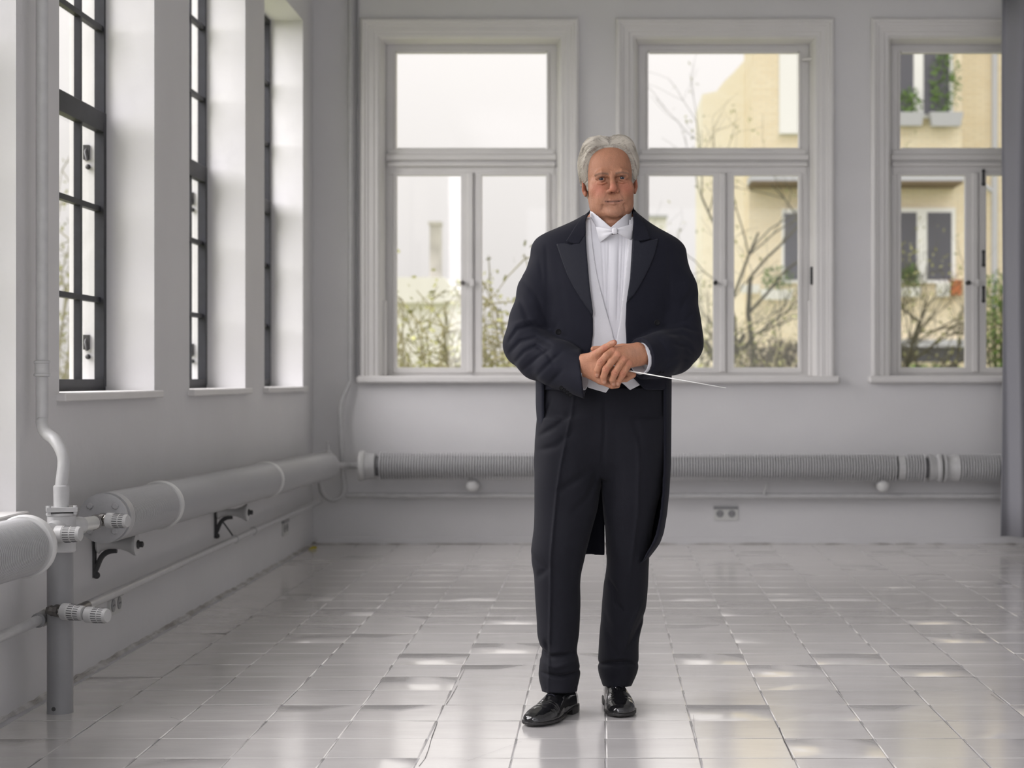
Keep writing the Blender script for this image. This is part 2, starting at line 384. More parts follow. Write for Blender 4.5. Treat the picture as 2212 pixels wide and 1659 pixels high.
# old flaws of the floor paint: cracks and chips
def fl_pt(px, py, z=.0016): Y = CH*F/(py-PY); return ((px-PX)*Y/F, Y, z)
g = G()
for pts, w_ in (([(905, 1656), (918, 1640), (926, 1618), (932, 1596), (945, 1560)], 3.0), ([(964, 1522), (975, 1505), (988, 1482)], 2), ([(992, 1470), (1004, 1446)], 1.6), ([(1683, 1572), (1693, 1600), (1702, 1618), (1713, 1642)], 3), ([(1776, 1442), (1800, 1476), (1830, 1520)], 2), ([(1960, 1345), (1990, 1372), (2018, 1392)], 1.5),
                ([(280, 1551), (305, 1553), (332, 1551)], 1.6), ([(368, 1550), (386, 1555)], 2.4), ([(425, 1556), (440, 1553)], 1.6), ([(483, 1634), (498, 1633)], 1.4), ([(490, 1556), (575, 1559)], 1.0), ([(320, 1484), (500, 1486)], 1.0), ([(380, 1408), (500, 1410)], 1.0), ([(328, 1610), (341, 1611)], 3.2), ([(1480, 1540), (1482, 1541)], 2.0), ([(1771, 1556), (1773, 1557)], 1.6), ([(1498, 1545), (1500, 1580), (1506, 1602)], 1.6), ([(2140, 1500), (2168, 1520)], 1.6), ([(1010, 1645), (1128, 1602)], .8)):
    pp = [Vector(fl_pt(*q)) for q in pts]
    for a_, b_ in zip(pp, pp[1:]):
        d_ = (b_-a_); L_c = Vector((-d_.y, d_.x, 0)).normalized()*w_*.00038*rnd.uniform(.6, 1.3)
        g.add([a_-L_c, b_-L_c*.7, b_+L_c*.7, a_+L_c], [(0, 1, 2, 3)])
tag(obj('paint_flaws', g, M['chip'], fl), kind='stuff')
# base strip of old mortar along back wall and left wall
tag(obj('baseboard_back', G().box(XL+.02, XR, YB-.012, YB+.01, -.003, .045, .004), M['wall'], loc=(0, 0, 0)), kind='structure')
# ------------------------------------------------------------------ heating pipes along the walls
def ring_bolts(parent, c, ax, R, r, n, m, ph=.78, L=.012):
    d = Vector(ax).normalized(); up = Vector((0, 0, 1)); u = (up-d*up.dot(d)).normalized(); w_ = d.cross(u)
    for k in range(n):
        a = ph+2*math.pi*k/n; o = Vector(c)+(u*math.cos(a)+w_*math.sin(a))*R
        obj('bolt', G().lathe(o, d, [(-.004, r), (L*.7, r), (L, r*.75)], 8), m, parent, 35)
def finned(p0, p1, R, pitch, segs, name, label, group, bands=(), full_flange=(True, True), core=.72, straps=(), fm='fin', cm='gap'):
    p0 = Vector(p0); p1 = Vector(p1); ax = (p1-p0); L = ax.length; d = ax.normalized()
    root = empty(name, p0, label=label, cat='radiator', group=group)
    obj('core_tube', G().lathe(p0, d, [(0, R*core), (L, R*core)], 32), M[cm], root, 40)
    g = G(); fw = .27 if fm == 'leftfin' else .20
    for a, b in segs:
        n = max(1, int((b-a)/pitch))
        for k in range(n):
            t = a+(k+.5)*pitch
            g.lathe(p0, d, [(t-pitch*fw*1.2, R*core*.98), (t-pitch*fw, R*.985), (t, R), (t+pitch*fw, R*.985), (t+pitch*fw*1.2, R*core*.98)], 36)
    tag(obj('fins', g, M[fm], root, 40), kind='stuff')
    for i, (t, on) in enumerate(zip((0, L), full_flange)):
        if not on: continue
        s = -1 if i == 0 else 1
        fl_ = obj('end_flange', G().lathe(p0, d, [(t-s*.020, R*.8), (t-s*.018, R*.96), (t-s*.001, R*.98), (t, R*.96), (t+s*.002, R*.5)] if s > 0 else [(t-.002, R*.5), (t, R*.96), (t+.001, R*.98), (t+.018, R*.96), (t+.02, R*.8)], 40), M['radiator'], root, 35)
        ring_bolts(fl_, p0+d*t, d*s, R*.7, R*.13, 4, M['radiator'])
    for t in bands:
        obj('coupling_ring', G().lathe(p0, d, [(t-.020, R*.8), (t-.018, R*1.03), (t-.008, R*1.085), (t+.008, R*1.085), (t+.018, R*1.03), (t+.020, R*.8)], 40), M['ring'], root, 30)
    for t in straps:
        g = G(); up = Vector((0, 0, 1))
        pl = []
        obj('end_sleeve', G().lathe(p0, d, [(t-.03, R*.5), (t-.028, R*1.005), (t+.028, R*1.005), (t+.03, R*.5)], 40), M['radiator'], root, 30)
    return root
def spool(base, out_dir, name_label, zc, white=False):
    """iron wall bracket with a flared white roller; base = point on the wall, axis out_dir"""
    b = Vector(base); d = Vector(out_dir)
    root = empty('pipe_support', b, label=name_label, cat='bracket', group='roller brackets under the heating pipes')
    L = .155
    obj('roller', G().lathe(b, d, [(.015, .030), (.022, .034), (.03, .024), (.06, .017), (.10, .018), (.13, .028), (.145, .038), (.15, .0405), (.158, .040), (.160, .030)], 24), M['knob'], root, 50)
    g = G(); g.lathe(b, d, [(0, .008), (.178, .008)], 10); g.lathe(b, d, [(.160, .016), (.166, .016), (.167, .011), (.180, .011), (.182, .006)], 6)
    if white: obj('end_cap', G().lathe(b, d, [(.14, .03), (.150, .041), (.162, .041), (.180, .034), (.190, .020), (.193, .004)], 24), M['ring'], root, 60); obj('stem', G().tube([b-d*.0, b+d*.03], .02, 10), M['pipe'], root, 40); return root
    obj('axle', g, M['iron'], root, 30)
    side = Vector((0, 0, 1)).cross(d).normalized()
    g = G()
    pts = [b+d*.0+Vector((0, 0, -.11)), b+d*.012+Vector((0, 0, -.085)), b+d*.03+Vector((0, 0, -.045)), b+d*.055+Vector((0, 0, -.026)), b+d*.085+Vector((0, 0, -.022))]
    g.tube(smooth_path(pts, 4), [.010]*17, 8); g.sphere(b+d*.012+Vector((0, 0, -.112)), .013, 10, 8)
    x0, y0, z0 = b
    g.tube([b+Vector((0, 0, -.12)), b+Vector((0, 0, .05))], .012, 8)
    obj('iron_bracket', g, M['iron'], root, 40)
    return root
# --- left wall radiators, axis runs along y
RX = XL+.155
A0 = P(222, 1120, -RX*F/(PX-222)); A1 = P(704, 1006, -RX*F/(PX-704))
d_ = (Vector(A1)-Vector(A0)); LL = d_.length
def tl(px): Y = -RX*F/(PX-px); return (Y-A0[1])/d_.y*LL
t1, t2 = tl(345), tl(574)
finned(A0, A1, .0860, .014, [(.03, t1-.02), (t1+.025, t2-.02), (t2+.025, LL-.03)], 'finned_radiator', 'long grey finned heating tube running along the left wall into the corner', None, bands=(t1, t2), core=.90, fm='leftfin', cm='leftcore', straps=(.06, LL-.06))
B1 = P(56, 1180, -RX*F/(PX-56)); B0 = (B1[0], B1[1]-1.9, B1[2]+.03)
finned(B0, B1, .0860, .014, [(0, 1.86)], 'finned_radiator', 'ribbed grey heating tube cut by the left picture edge, ending at the standpipe', None, bands=(1.89,), core=.90, fm='leftfin', cm='leftcore', full_flange=(False, False))
# --- back wall radiators, axis runs along x
RZ = .505; RY = YB-.15
def bx_(px): return (px-PX)*RY/F
C0 = (bx_(778), RY, RZ-.002); C1 = (bx_(2026), RY, RZ-.014)
n0 = bx_(820)-C0[0]; n1 = bx_(2000)-C0[0]
CL = (Vector(C1)-Vector(C0)).length
back = finned(C0, C1, .088, .0172, [(n0, bx_(1938)-C0[0]), (bx_(1955)-C0[0], n1)], 'finned_radiator', 'long finned heating tube on the back wall, left of the curtain, passing behind the man', None, bands=(.012,), core=.72, full_flange=(True, False))
root = back
# painted sleeves at its ends and a clip band
obj('end_sleeve', G().lathe(C0, (1, 0, 0), [(.03, .05), (.032, .084), (.095, .078), (.10, .05)], 36), M['pipe'], root, 35)
obj('clip_band', G().lathe((bx_(1946), RY, RZ-.013), (1, 0, 0), [(-.024, .05), (-.022, .079), (.022, .079), (.024, .05)], 36), M['pipe'], root, 35)
obj('end_sleeve', G().lathe((bx_(2004), RY, RZ-.014), (1, 0, 0), [(0, .05), (.002, .086), (.02, .084), (.038, .074), (.052, .072), (.062, .089), (.078, .089), (.080, .05)], 36), M['pipe'], root, 35)
D0 = (bx_(2036), RY, RZ-.014); D1 = (bx_(2036)+2.6, RY, RZ-.016)
r2 = finned(D0, D1, .088, .0172, [(bx_(2072)-D0[0], 2.55)], 'finned_radiator', 'finned heating tube on the back wall that disappears behind the grey curtain', None, core=.72, full_flange=(False, False))
obj('end_sleeve', G().lathe(D0, (1, 0, 0), [(-.002, .05), (.0, .089), (.014, .089), (.026, .072), (.05, .074), (.07, .085), (.10, .086), (.102, .05)], 36), M['pipe'], r2, 35)
for px, lab in ((1020, 'round white roller bracket under the back wall heating tube, left of the man'), (1908, 'round white roller bracket under the back wall heating tube, near the curtain')):
    z = CH-(1049-PY)*(YB-.17)/F
    spool(((px-PX)*(YB-.17)/F, YB, z), (0, -1, 0), lab, RZ, True)
for (px, py, lab) in ((303, 1176, 'flared roller on an iron bracket under the nearest end of the left wall heating tube'), (541, 1107, 'flared roller on an iron bracket below the middle of the left wall heating tube')):
    p = PXl(px, py, XL+.17); spool((XL, p[1], p[2]), (1, 0, 0), lab, 0)
# --- thin return pipes
def pipe(name, pts, r, label, k=8, group=None, m='pipe'):
    o = obj(name, G().tube(smooth_path(pts, k) if k else pts, r, 14), M[m], None, 50); return tag(o, label, 'pipe', group)
LPX = XL+.075
q0 = PXl(-60, 1402, LPX); q1 = PXl(92, 1336, LPX)
pipe('heating_pipe', [q0, q1], .0165, 'thin white pipe entering at the left picture edge, low on the left wall', 0)
q2 = PXl(188, 1308, LPX); q3 = PXl(690, 1083, LPX)
rt = pipe('heating_pipe', [q2, q3], .0165, 'long thin white pipe low on the left wall below the big heating tube', 0)
for px in (508, 548):
    Y = -LPX*F/(PX-px); t = (Y-q2[1])/(q3[1]-q2[1]); c = Vector(q2)*(1-t)+Vector(q3)*t
    o = obj('pipe_joint', G().lathe(c, Vector(q3)-Vector(q2), [(-.015, .0165), (-.012, .021), (.012, .021), (.015, .0165)], 16), M['pipe'], rt, 30)
    if px == 508:
        obj('hanger_rod', G().tube([c, c+Vector((-.04, .02, .05)), c+Vector((-.07, .02, .09))], .004, 6), M['iron'], rt, 30)
zb = CH-(1071-PY)*(YB-.09)/F
rb = pipe('heating_pipe', [((748-PX)*(YB-.09)/F, YB-.09, zb+.004), (4.2, YB-.09, zb-.004)], .0185, 'thin white pipe running low along the back wall under the finned tube', 0)
g = G(); xx = (1652-PX)*(YB-.12)/F; g.tube([(xx-.004, YB-.12, zb+.01), (xx+.012, YB-.12, zb+.085)], .009, 8); obj('bleed_stub', g, M['knob'], rb, 40)
# riser in the back left corner with its lower swan neck
YY = YB-.05
rs = [P(757, -60, YY), P(757, 200, YY), P(757, 600, YY), P(757, 800, YY), P(755, 828, YY), P(741, 860, YY-.02), P(736, 890, YY-.03), P(737, 950, YY-.05), P(741, 1020, YY-.05), P(743, 1052, YY-.05), P(736, 1073, YY-.05), P(716, 1079, YY-.06), P(697, 1066, YY-.1), P(692, 1046, YY-.14), P(691, 1030, YY-.16)]
pipe('riser_and_shadow', rs, .0165, 'white riser pipe in the back corner that swings left and hooks up under the tube')
pipe('riser_and_shadow', [P(771, -60, YB-.02), P(771, 815, YB-.02)], .007, 'thin dark grey strip for the gap shadow beside the white riser in the back corner', 0, m='column')  # dark tube stands for the shadow gap right of the riser
g = G(); e = P(704, 998, A1[1]+.02); e2 = P(776, 1000, RY)
cn = obj('corner_connector', G().tube(smooth_path([A1, (A1[0]+.01, A1[1]+.10, A1[2]), (A1[0]+.09, RY, RZ), (C0[0], RY, RZ)], 8), .021, 14), M['pipe'], None, 50)
tag(cn, 'short white pipe joining the left wall tube to the back wall tube', 'pipe')
v = empty('bleed_valve', P(708, 975, A1[1]-.03), label='small white valve on top of the corner end of the left tube', cat='valve')
b_ = v.location
obj('valve_body', G().lathe(b_-Vector((0, 0, .03)), (0, 0, 1), [(0, .024), (.03, .024), (.034, .012), (.05, .011)], 14), M['pipe'], v, 40)
obj('valve_spindle', G().lathe(b_+Vector((0, 0, .018)), (.1, 0, 1), [(0, .006), (.03, .006), (.032, .012), (.04, .012)], 10), M['pipe'], v, 40)

# --- standpipe
SX, SY = P(130, 1540, 5.43)[0], 5.43
def sz(py): return CH-(py-PY)*SY/F
st = empty('standpipe', (SX, SY, 0), label='thick grey vertical standpipe standing on the floor at the left, capped by a flange', cat='pipe')
zt = sz(1095)
obj('lower_tube', G().lathe((SX, SY, 0), (0, 0, 1), [(0, .041), (.006, .040), (sz(1190), .040), (sz(1190)+.002, .035)], 36), M['column'], st, 40)
obj('tee_body', G().lathe((SX+.004, SY, sz(1192)), (0, 0, 1), [(0, .0425), (.004, .045), (.008, .0435), (sz(1108)-sz(1192)-.01, .0435), (sz(1108)-sz(1192)-.006, .047), (sz(1108)-sz(1192), .047), (sz(1108)-sz(1192)+.002, .04)], 36), M['pipe'], st, 40)
g = G(); h = .046; c = Vector((SX+.004, SY, sz(1100)))
a = .35; pts = []
for sx, sy in ((-1, -1), (1, -1), (1, 1), (-1, 1)):
    pts.append((c.x+h*(sx*math.cos(a)-sy*math.sin(a)), c.y+h*(sx*math.sin(a)+sy*math.cos(a))))
g.add([(x, y, c.z-.006) for x, y in pts]+[(x, y, c.z+.008) for x, y in pts], [(3, 2, 1, 0), (4, 5, 6, 7), (0, 1, 5, 4), (1, 2, 6, 5), (2, 3, 7, 6), (3, 0, 4, 7)])
obj('square_flange', g, M['pipe'], st)
for k, (x, y) in enumerate(pts[:2]): obj('bolt', G().lathe((x*.85+c.x*.15, y*.85+c.y*.15, c.z-.014), (0, 0, 1), [(0, .006), (.028, .006)], 6), M['pipe'], st)
obj('rust_hole', G().lathe((SX-.008, SY-.0395, .018), (0, -1, 0), [(0, .007), (.0012, .006)], 10), M['slot'], st)
# branch elbow of the tee to the right, towards the wall tube, and to the left
T = Vector((SX+.004, SY, sz(1138)))
rx = P(178, 1135, 5.52); ex = P(203, 1129, 5.60)
obj('branch_socket', G().tube([T, T+(Vector(rx)-T)*.95], [.034, .028], 18), M['pipe'], st, 50)
obj('branch_socket', G().tube([T, P(112, 1150, 5.36)], [.034, .030], 18), M['pipe'], st, 50)
pb = pipe('branch_pipe', [T+(Vector(rx)-T)*.6, ex], .0225, 'short shiny stub between the standpipe and the flanged tube end', 0)
pb.data.materials[0] = mat('stub_metal', (.62, .62, .6), .28, metal=.3)
# swan neck going up
sw = [(SX+.004, SY, zt), (SX+.004, SY, sz(1050)), P(138, 1000, 5.435), P(133, 975, 5.44), P(118, 950, 5.46), P(98, 934, 5.49), P(91, 912, 5.51), P(91, 880, 5.52), P(91, 600, 5.52), P(91, 300, 5.52), P(91, -80, 5.52)]
up = empty('rising_pipe', (SX+.004, SY, zt), label='white pipe bending from the standpipe back to the wall and rising to the ceiling', cat='pipe')
obj('bent_tube', G().tube(smooth_path(sw, 8), .0195, 18), M['pipe'], up, 60)
obj('lower_socket', G().lathe((SX+.004, SY, zt), (0, 0, 1), [(0, .024), (sz(1050)-zt, .025), (sz(1050)-zt+.003, .021)], 22), M['pipe'], up, 40)
z1, z2 = P(91, 812, 5.52)[2], P(91, 780, 5.52)[2]
obj('upper_coupling', G().lathe((P(91, 0, 5.52)[0], 5.52, z1), (0, 0, 1), [(-.003, .02), (0, .026), (.006, .026), (.008, .023), (z2-z1-.008, .023), (z2-z1-.006, .026), (z2-z1, .026), (z2-z1+.003, .02)], 22), M['pipe'], up, 40)
# --- thermostatic valves
def trv(loc, ax, s, label, body=True):
    v = empty('thermostatic_valve', loc, label=label, cat='valve'); a = Vector(ax).normalized()
    if body:
        obj('valve_body', G().lathe(Vector(loc)-a*.075*s, a, [(0, .016*s), (.018*s, .022*s), (.03*s, .018*s), (.034*s, .024*s), (.052*s, .024*s), (.055*s, .018*s), (.07*s, .018*s)], 8), M['brass'], v, 30)
        obj('union_nut', G().lathe(Vector(loc)-a*.028*s, a, [(0, .020*s), (.012*s, .020*s)], 6), M['chrome'], v, 30)
    k = obj('knob', G().lathe(loc, a, [(-.01*s, .026*s), (-.006*s, .031*s), (.02*s, .031*s), (.022*s, .0295*s), (.075*s, .0275*s), (.084*s, .024*s), (.086*s, .015*s)], 36), M['knob'], v, 35)
    up_ = Vector((0, 0, 1)); u = (up_-a*up_.dot(a)).normalized(); w_ = a.cross(u); g = G()
    for j in range(20):
        t = 2*math.pi*j/20; dd = u*math.cos(t)+w_*math.sin(t)
        for (s0, s1) in ((.026, .048), (.053, .072)):
            rr = .0292 if s0 < .04 else .0280
            c0 = Vector(loc)+a*s0*s+dd*rr*s; c1 = Vector(loc)+a*s1*s+dd*(rr-.001)*s
            g.tube([c0, c1], .0017*s, 4)
    tag(obj('grip_slots', g, M['slot'], k), kind='stuff')
    return v
trv(P(126, 1154, 5.33), (1, -.12, .02), .86, 'slotted white thermostat knob in front of the standpipe tee', body=False)
trv(P(236, 1124, 5.62), (1, -.25, -.02), .80, 'slotted white thermostat knob before the round flange of the wall tube')
trv(P(140, 1321, 5.38), (1, -.35, -.03), .84, 'slotted white thermostat knob crossing the standpipe low down, left one of the low pair')
trv(P(192, 1328, 5.36), (1, -.35, .0), .82, 'slotted white thermostat knob right of the standpipe, right one of the low pair', body=False)
u = empty('pipe_union', q1, label='brass union with hexagonal nut joining the low pipe left of the standpipe', cat='fitting')
dv = (Vector(q1)-Vector(q0)).normalized(); e1 = Vector(P(126, 1324, 5.42))
obj('collar', G().lathe(q1, dv, [(-.05, .017), (-.045, .023), (.012, .024), (.014, .02)], 20), M['column'], u, 35)
obj('hex_nut', G().lathe(Vector(q1)+dv*.02, dv, [(-.010, .028), (.012, .028)], 6), M['chrome'], u, 30)
obj('fitting_body', G().tube([Vector(q1)+dv*.02, e1], .019, 12), M['brass'], u, 40)
c_ = obj('pipe_connector', G().tube([P(150, 1322, 5.42), (q2[0]+.0, (5.42+q2[1])/2, q2[2]), q2], .0165, 12), M['brass'], None, 40)
tag(c_, 'dark fitting behind the low knobs feeding the long thin pipe', 'pipe')
# --- flange valve body between stub and radiator 
g = G(); g.tube([ex, A0], .019, 12); g.lathe(ex, Vector(A0)-Vector(ex), [(0, .026), (.02, .026)], 8)
tag(obj('radiator_union', g, M['brass'], None, 40), 'dark brass union at the centre of the round flange', 'fitting')

# --- sockets
def outlet(c, nrm, w, h, n, label, r=None):
    nrm = Vector(nrm); side = Vector((0, 0, 1)).cross(nrm).normalized(); C = Vector(c); o = empty('wall_outlet', C, label=label, cat='outlet')
    def slab(du0, du1, dz0, dz1, t0, t1):
        g = G(); v = []
        for t in (t0, t1):
            for a, b in ((du0, dz0), (du1, dz0), (du1, dz1), (du0, dz1)): v.append(C+side*a+Vector((0, 0, b))+nrm*t)
        g.add(v, [(3, 2, 1, 0), (4, 5, 6, 7), (0, 1, 5, 4), (1, 2, 6, 5), (2, 3, 7, 6), (3, 0, 4, 7)]); return g
    obj('cover_plate', slab(-w/2, w/2, -h/2, h/2, 0, .010), M['outlet'], o)
    obj('upper_rim', slab(-w/2-.002, w/2+.002, h/2-.012, h/2+.004, -.0, .016), M['column'], o)
    for k in range(n):
        s = (k-(n-1)/2)*w/n; r_ = r or .021
        obj('socket_well', G().lathe(C+side*s+nrm*.0102, nrm, [(0, r_*1.15), (.003, r_*1.15), (.0035, r_), (.0036, .001)], 20), M['column'], o, 30)
        for q in (-1, 1): obj('pin_hole', G().lathe(C+side*(s+q*.0095)+nrm*.0135, nrm, [(0, .0035), (.001, .0035)], 8), M['slot'], o)
outlet((.773, YB, .193), (0, -1, 0), .150, .082, 2, 'double power socket on the back wall right of the man, below the thin pipe')
p = PXl(245, 1305, XL); outlet(p, (1, 0, 0), .16, .075, 2, 'double power socket on the left wall behind the low thermostat knobs')
p = PXl(614, 1140, XL); outlet(p, (1, 0, 0), .16, .085, 2, 'small power socket far down the left wall below the thin pipe')
# --- curtain and its rail
CY = YB-.33; cx0 = (2169-PX)*CY/F; g = G(); v = []; f = []; nx = 150; nz = 14
zlo = CH-(1160-PY)*CY/F; zhi = 3.40
for i in range(nx+1):
    t = i/nx; x = cx0+t*1.7
    for j in range(nz+1):
        s = j/nz; z = zlo+(zhi-zlo)*s
        amp = .045*(1-.25*s)
        y = CY+amp*math.sin(t*2*math.pi*11+.6+.5*math.sin(3*s))+.012*math.sin(t*50+2*s); xx = x+.010*math.sin(s*5+t*30)-.02*(1-s)*(1-t)+.006*(1-t)
        v.append((xx, y, z))
f = [(i*(nz+1)+j, (i+1)*(nz+1)+j, (i+1)*(nz+1)+j+1, i*(nz+1)+j+1) for i in range(nx) for j in range(nz)]
g.add(v, f); cu = obj('curtain', g, M['curtain'], None, 180)
sm = cu.modifiers.new('thickness', 'SOLIDIFY'); sm.thickness = .003
tag(cu, 'grey floor-length curtain hanging at the right picture edge in front of the third window', 'curtain')
rl = empty('curtain_rail', (1.2, CY, 3.43), label='curtain rail along the top of the back wall with small dark hooks', cat='curtain rail')
obj('rail', G().box(XL+.1, 4.4, CY-.012, CY+.012, 3.435, 3.462), M['trim'], rl)
for px in (1025, 1380, 1735, 2080, 2178, 2193):
    x = (px-PX)*CY/F
    g = G(); g.tube([(x, CY, 3.437), (x, CY, 3.405)], .007, 8); g.sphere((x, CY, 3.40), .012, 8, 6)
    obj('hook', g, M['iron'], rl, 40)
for x in (-1.2, 1.2, 3.6): obj('rail_bracket', G().box(x-.01, x+.01, CY, YB, 3.462, 3.48), M['trim'], rl)
# --- yellow scrap
c = P(680, 1186, 10.7); g = G()
yy = 10.62; g.add([(c[0]-.025, yy-.03, .002), (c[0]+.028, yy-.02, .004), (c[0]+.022, yy+.03, .016), (c[0]-.02, yy+.035, .008), (c[0], yy, .022)], [(0, 1, 4), (1, 2, 4), (2, 3, 4), (3, 0, 4), (3, 2, 1, 0)])
tag(obj('paper_scrap', g, mat('yellow_paper', (.42, .35, .04), .7)), 'small crumpled yellow scrap on the floor in the far left corner', 'scrap')
# ------------------------------------------------------------------ outside
GZ = -.9
M['grass'] = mat('winter_lawn', (.30, .32, .14), .9, noise=.4, nscale=2)
tag(obj('ground', G().box(-60, 60, YB+.6, 120, GZ-.3, GZ), M['grass'], loc=(0, 0, 0)), kind='structure')
tag(obj('ground_left', G().box(-60, -2.4, -20, YB+.6, GZ-.3, GZ-.001), M['grass'], loc=(0, 0, 0)), kind='structure')
def brickmat(name, c1, c2, mo):
    m = mat(name, c1, .85); n = m.node_tree; b = bsdf(m)
    t = n.nodes.new('ShaderNodeTexCoord'); mp_ = n.nodes.new('ShaderNodeMapping'); mp_.inputs['Rotation'].default_value = (math.pi/2, 0, 0)
    br = n.nodes.new('ShaderNodeTexBrick'); br.inputs['Color1'].default_value = (*c1, 1); br.inputs['Color2'].default_value = (*c2, 1); br.inputs['Mortar'].default_value = (*mo, 1)
    br.inputs['Scale'].default_value = 1; br.inputs['Brick Width'].default_value = .22; br.inputs['Row Height'].default_value = .066; br.inputs['Mortar Size'].default_value = .008
    n.links.new(t.outputs['Object'], mp_.inputs[0]); n.links.new(mp_.outputs[0], br.inputs[0]); n.links.new(br.outputs[0], b.inputs['Base Color'])
    bp = n.nodes.new('ShaderNodeBump'); bp.inputs['Distance'].default_value = .01; bp.invert = True; n.links.new(br.outputs['Fac'], bp.inputs['Height']); n.links.new(bp.outputs[0], b.inputs['Normal'])
    return m
M['brick'] = brickmat('yellow_brick', (.90, .80, .60), (.85, .73, .52), (.74, .67, .53))
M['paleb'] = brickmat('pale_brick', (.93, .88, .74), (.90, .84, .68), (.88, .84, .72))
M['white'] = mat('white_joinery', (.85, .85, .84), .5)
M['dark'] = mat('dark_window_glass', (.10, .10, .12), .12)
M['soffit'] = mat('brown_soffit', (.22, .16, .10), .8)
M['planter'] = mat('grey_planter', (.50, .51, .55), .6)
M['leaf'] = mat('green_leaves', (.13, .24, .035), .6, noise=.4, nscale=6)
M['leafy'] = mat('yellow_green_leaves', (.33, .33, .13), .7, noise=.4, nscale=6)
M['bark'] = mat('bark', (.075, .068, .035), .9, noise=.4, nscale=5)
M['twig'] = mat('pale_twigs', (.20, .18, .09), .9)
M['pale'] = mat('pale_render', (.9, .89, .86), .8)
BY = 34.0
def bx2(px, Y=BY): return (px-PX)*Y/F
def bz2(py, Y=BY): return CH+(PY-py)*Y/F
bd = empty('brick_building', (bx2(1900), BY, GZ), label='yellow brick house with bay windows across the garden, seen through the right windows', cat='building')
obj('main_wall', G().box(bx2(1618), bx2(2900), BY, BY+1.2, GZ, bz2(-260)), M['brick'], bd)
# gabled wing further left
W2 = 35.1
pl = [(bx2(1517, W2), GZ), (bx2(1517, W2), bz2(204, W2)), (bx2(1548, W2), bz2(197, W2)), (bx2(1564, W2), bz2(176, W2)), (bx2(1583, W2), bz2(158, W2)), (bx2(1625, W2), bz2(112, W2)), (bx2(1760, W2), bz2(-40, W2)), (bx2(1760, W2), GZ)]
obj('gabled_wing', G().prism(pl, W2, W2+2.5), M['paleb'], bd)
# protruding bay storey
B2 = BY-.9
obj('bay', G().box(bx2(1626, B2), bx2(2078, B2), B2, BY, bz2(390, B2), bz2(-260, B2)), M['brick'], bd)
obj('bay_band', G().box(bx2(1622, B2), bx2(2082, B2), B2-.05, BY, bz2(391, B2), bz2(376, B2)), M['planter'], bd)
obj('bay_soffit', G().box(bx2(1624, B2), bx2(2080, B2), B2-.03, BY, bz2(396, B2), bz2(391.2, B2)), M['soffit'], bd)
def far_window(x0, x1, y0, y1, Y, posts, par):
    fw = obj('window_frame', G().box(bx2(x0, Y), bx2(x1, Y), Y-.10, Y+.02, bz2(y1, Y), bz2(y0, Y)), M['white'], par)
    e = [x0]+[p for q in posts for p in q]+[x1]; fx = 9
    spans = []; cur = x0+5
    for a, b in posts: spans.append((cur, a)); cur = b
    spans.append((cur, x1-fx))
    for a, b in spans: obj('pane', G().box(bx2(a, Y), bx2(b, Y), Y-.115, Y-.09, bz2(y1-7, Y), bz2(y0+10, Y)), M['dark'], fw)
far_window(1682, 1850, 60, 292, B2, [(1745, 1765)], bd)
far_window(1926, 2057, 90, 256, B2, [(1971, 1993)], bd)
far_window(1688, 1850, 452, 612, BY, [(1745, 1765)], bd)
far_window(1932, 2062, 450, 612, BY, [(1978, 2001)], bd)
obj('pane_highlight', G().box(bx2(1683, B2), bx2(1722, B2), B2-.14, B2-.11, bz2(290, B2), bz2(60, B2)), M['white'], bd)
obj('ledge', G().box(bx2(1900), bx2(2110), BY-.35, BY, bz2(750), bz2(734)), M['planter'], bd)
obj('basement_opening', G().box(bx2(1900), bx2(2085), BY-.02, BY+.1, bz2(782), bz2(750)), M['dark'], bd)
g = G(); g.tube([(bx2(2148, BY-.15), BY-.15, bz2(-200)), (bx2(2148, BY-.15), BY-.15, bz2(668))], .065, 10); g.tube([(bx2(2120, BY-.15), BY-.15, bz2(398)), (bx2(2148, BY-.15), BY-.15, bz2(418))], .05, 8)
obj('downpipe', g, M['planter'], bd, 50)
def planter(x0, x1, y0, y1, Y, label, m):
    t = empty('planter', (bx2((x0+x1)/2, Y), Y, bz2(y1, Y)), label=label, cat='planter', group='flower boxes on the brick house')
    a, b, c, d = bx2(x0, Y), bx2(x1, Y), bz2(y1, Y), bz2(y0, Y); s = (b-a)*.08
    g = G(); v = [(a+s, Y-.2, c), (b-s, Y-.2, c), (b-s, Y, c), (a+s, Y, c), (a, Y-.25, d), (b, Y-.25, d), (b, Y+.0, d), (a, Y+.0, d)]
    g.add(v, [(3, 2, 1, 0), (4, 5, 6, 7), (0, 1, 5, 4), (1, 2, 6, 5), (2, 3, 7, 6), (3, 0, 4, 7)])
    obj('box', g, m, t); return t
def leaf_cloud(c, r, n, size, seed=0):
    rnd = random.Random(seed); g = G()
    for _ in range(n):
        while True:
            u = [rnd.uniform(-1, 1) for _ in range(3)]
            if sum(q*q for q in u) < 1: break
        p = Vector((c[0]+u[0]*r[0], c[1]+u[1]*r[1], c[2]+u[2]*r[2]))
        a = Vector([rnd.gauss(0, 1) for _ in range(3)]).normalized()*size; b = Vector([rnd.gauss(0, 1) for _ in range(3)]).normalized()*size*.55
        g.add([p-a, p+b, p+a, p-b], [(0, 1, 2, 3)])
    return g
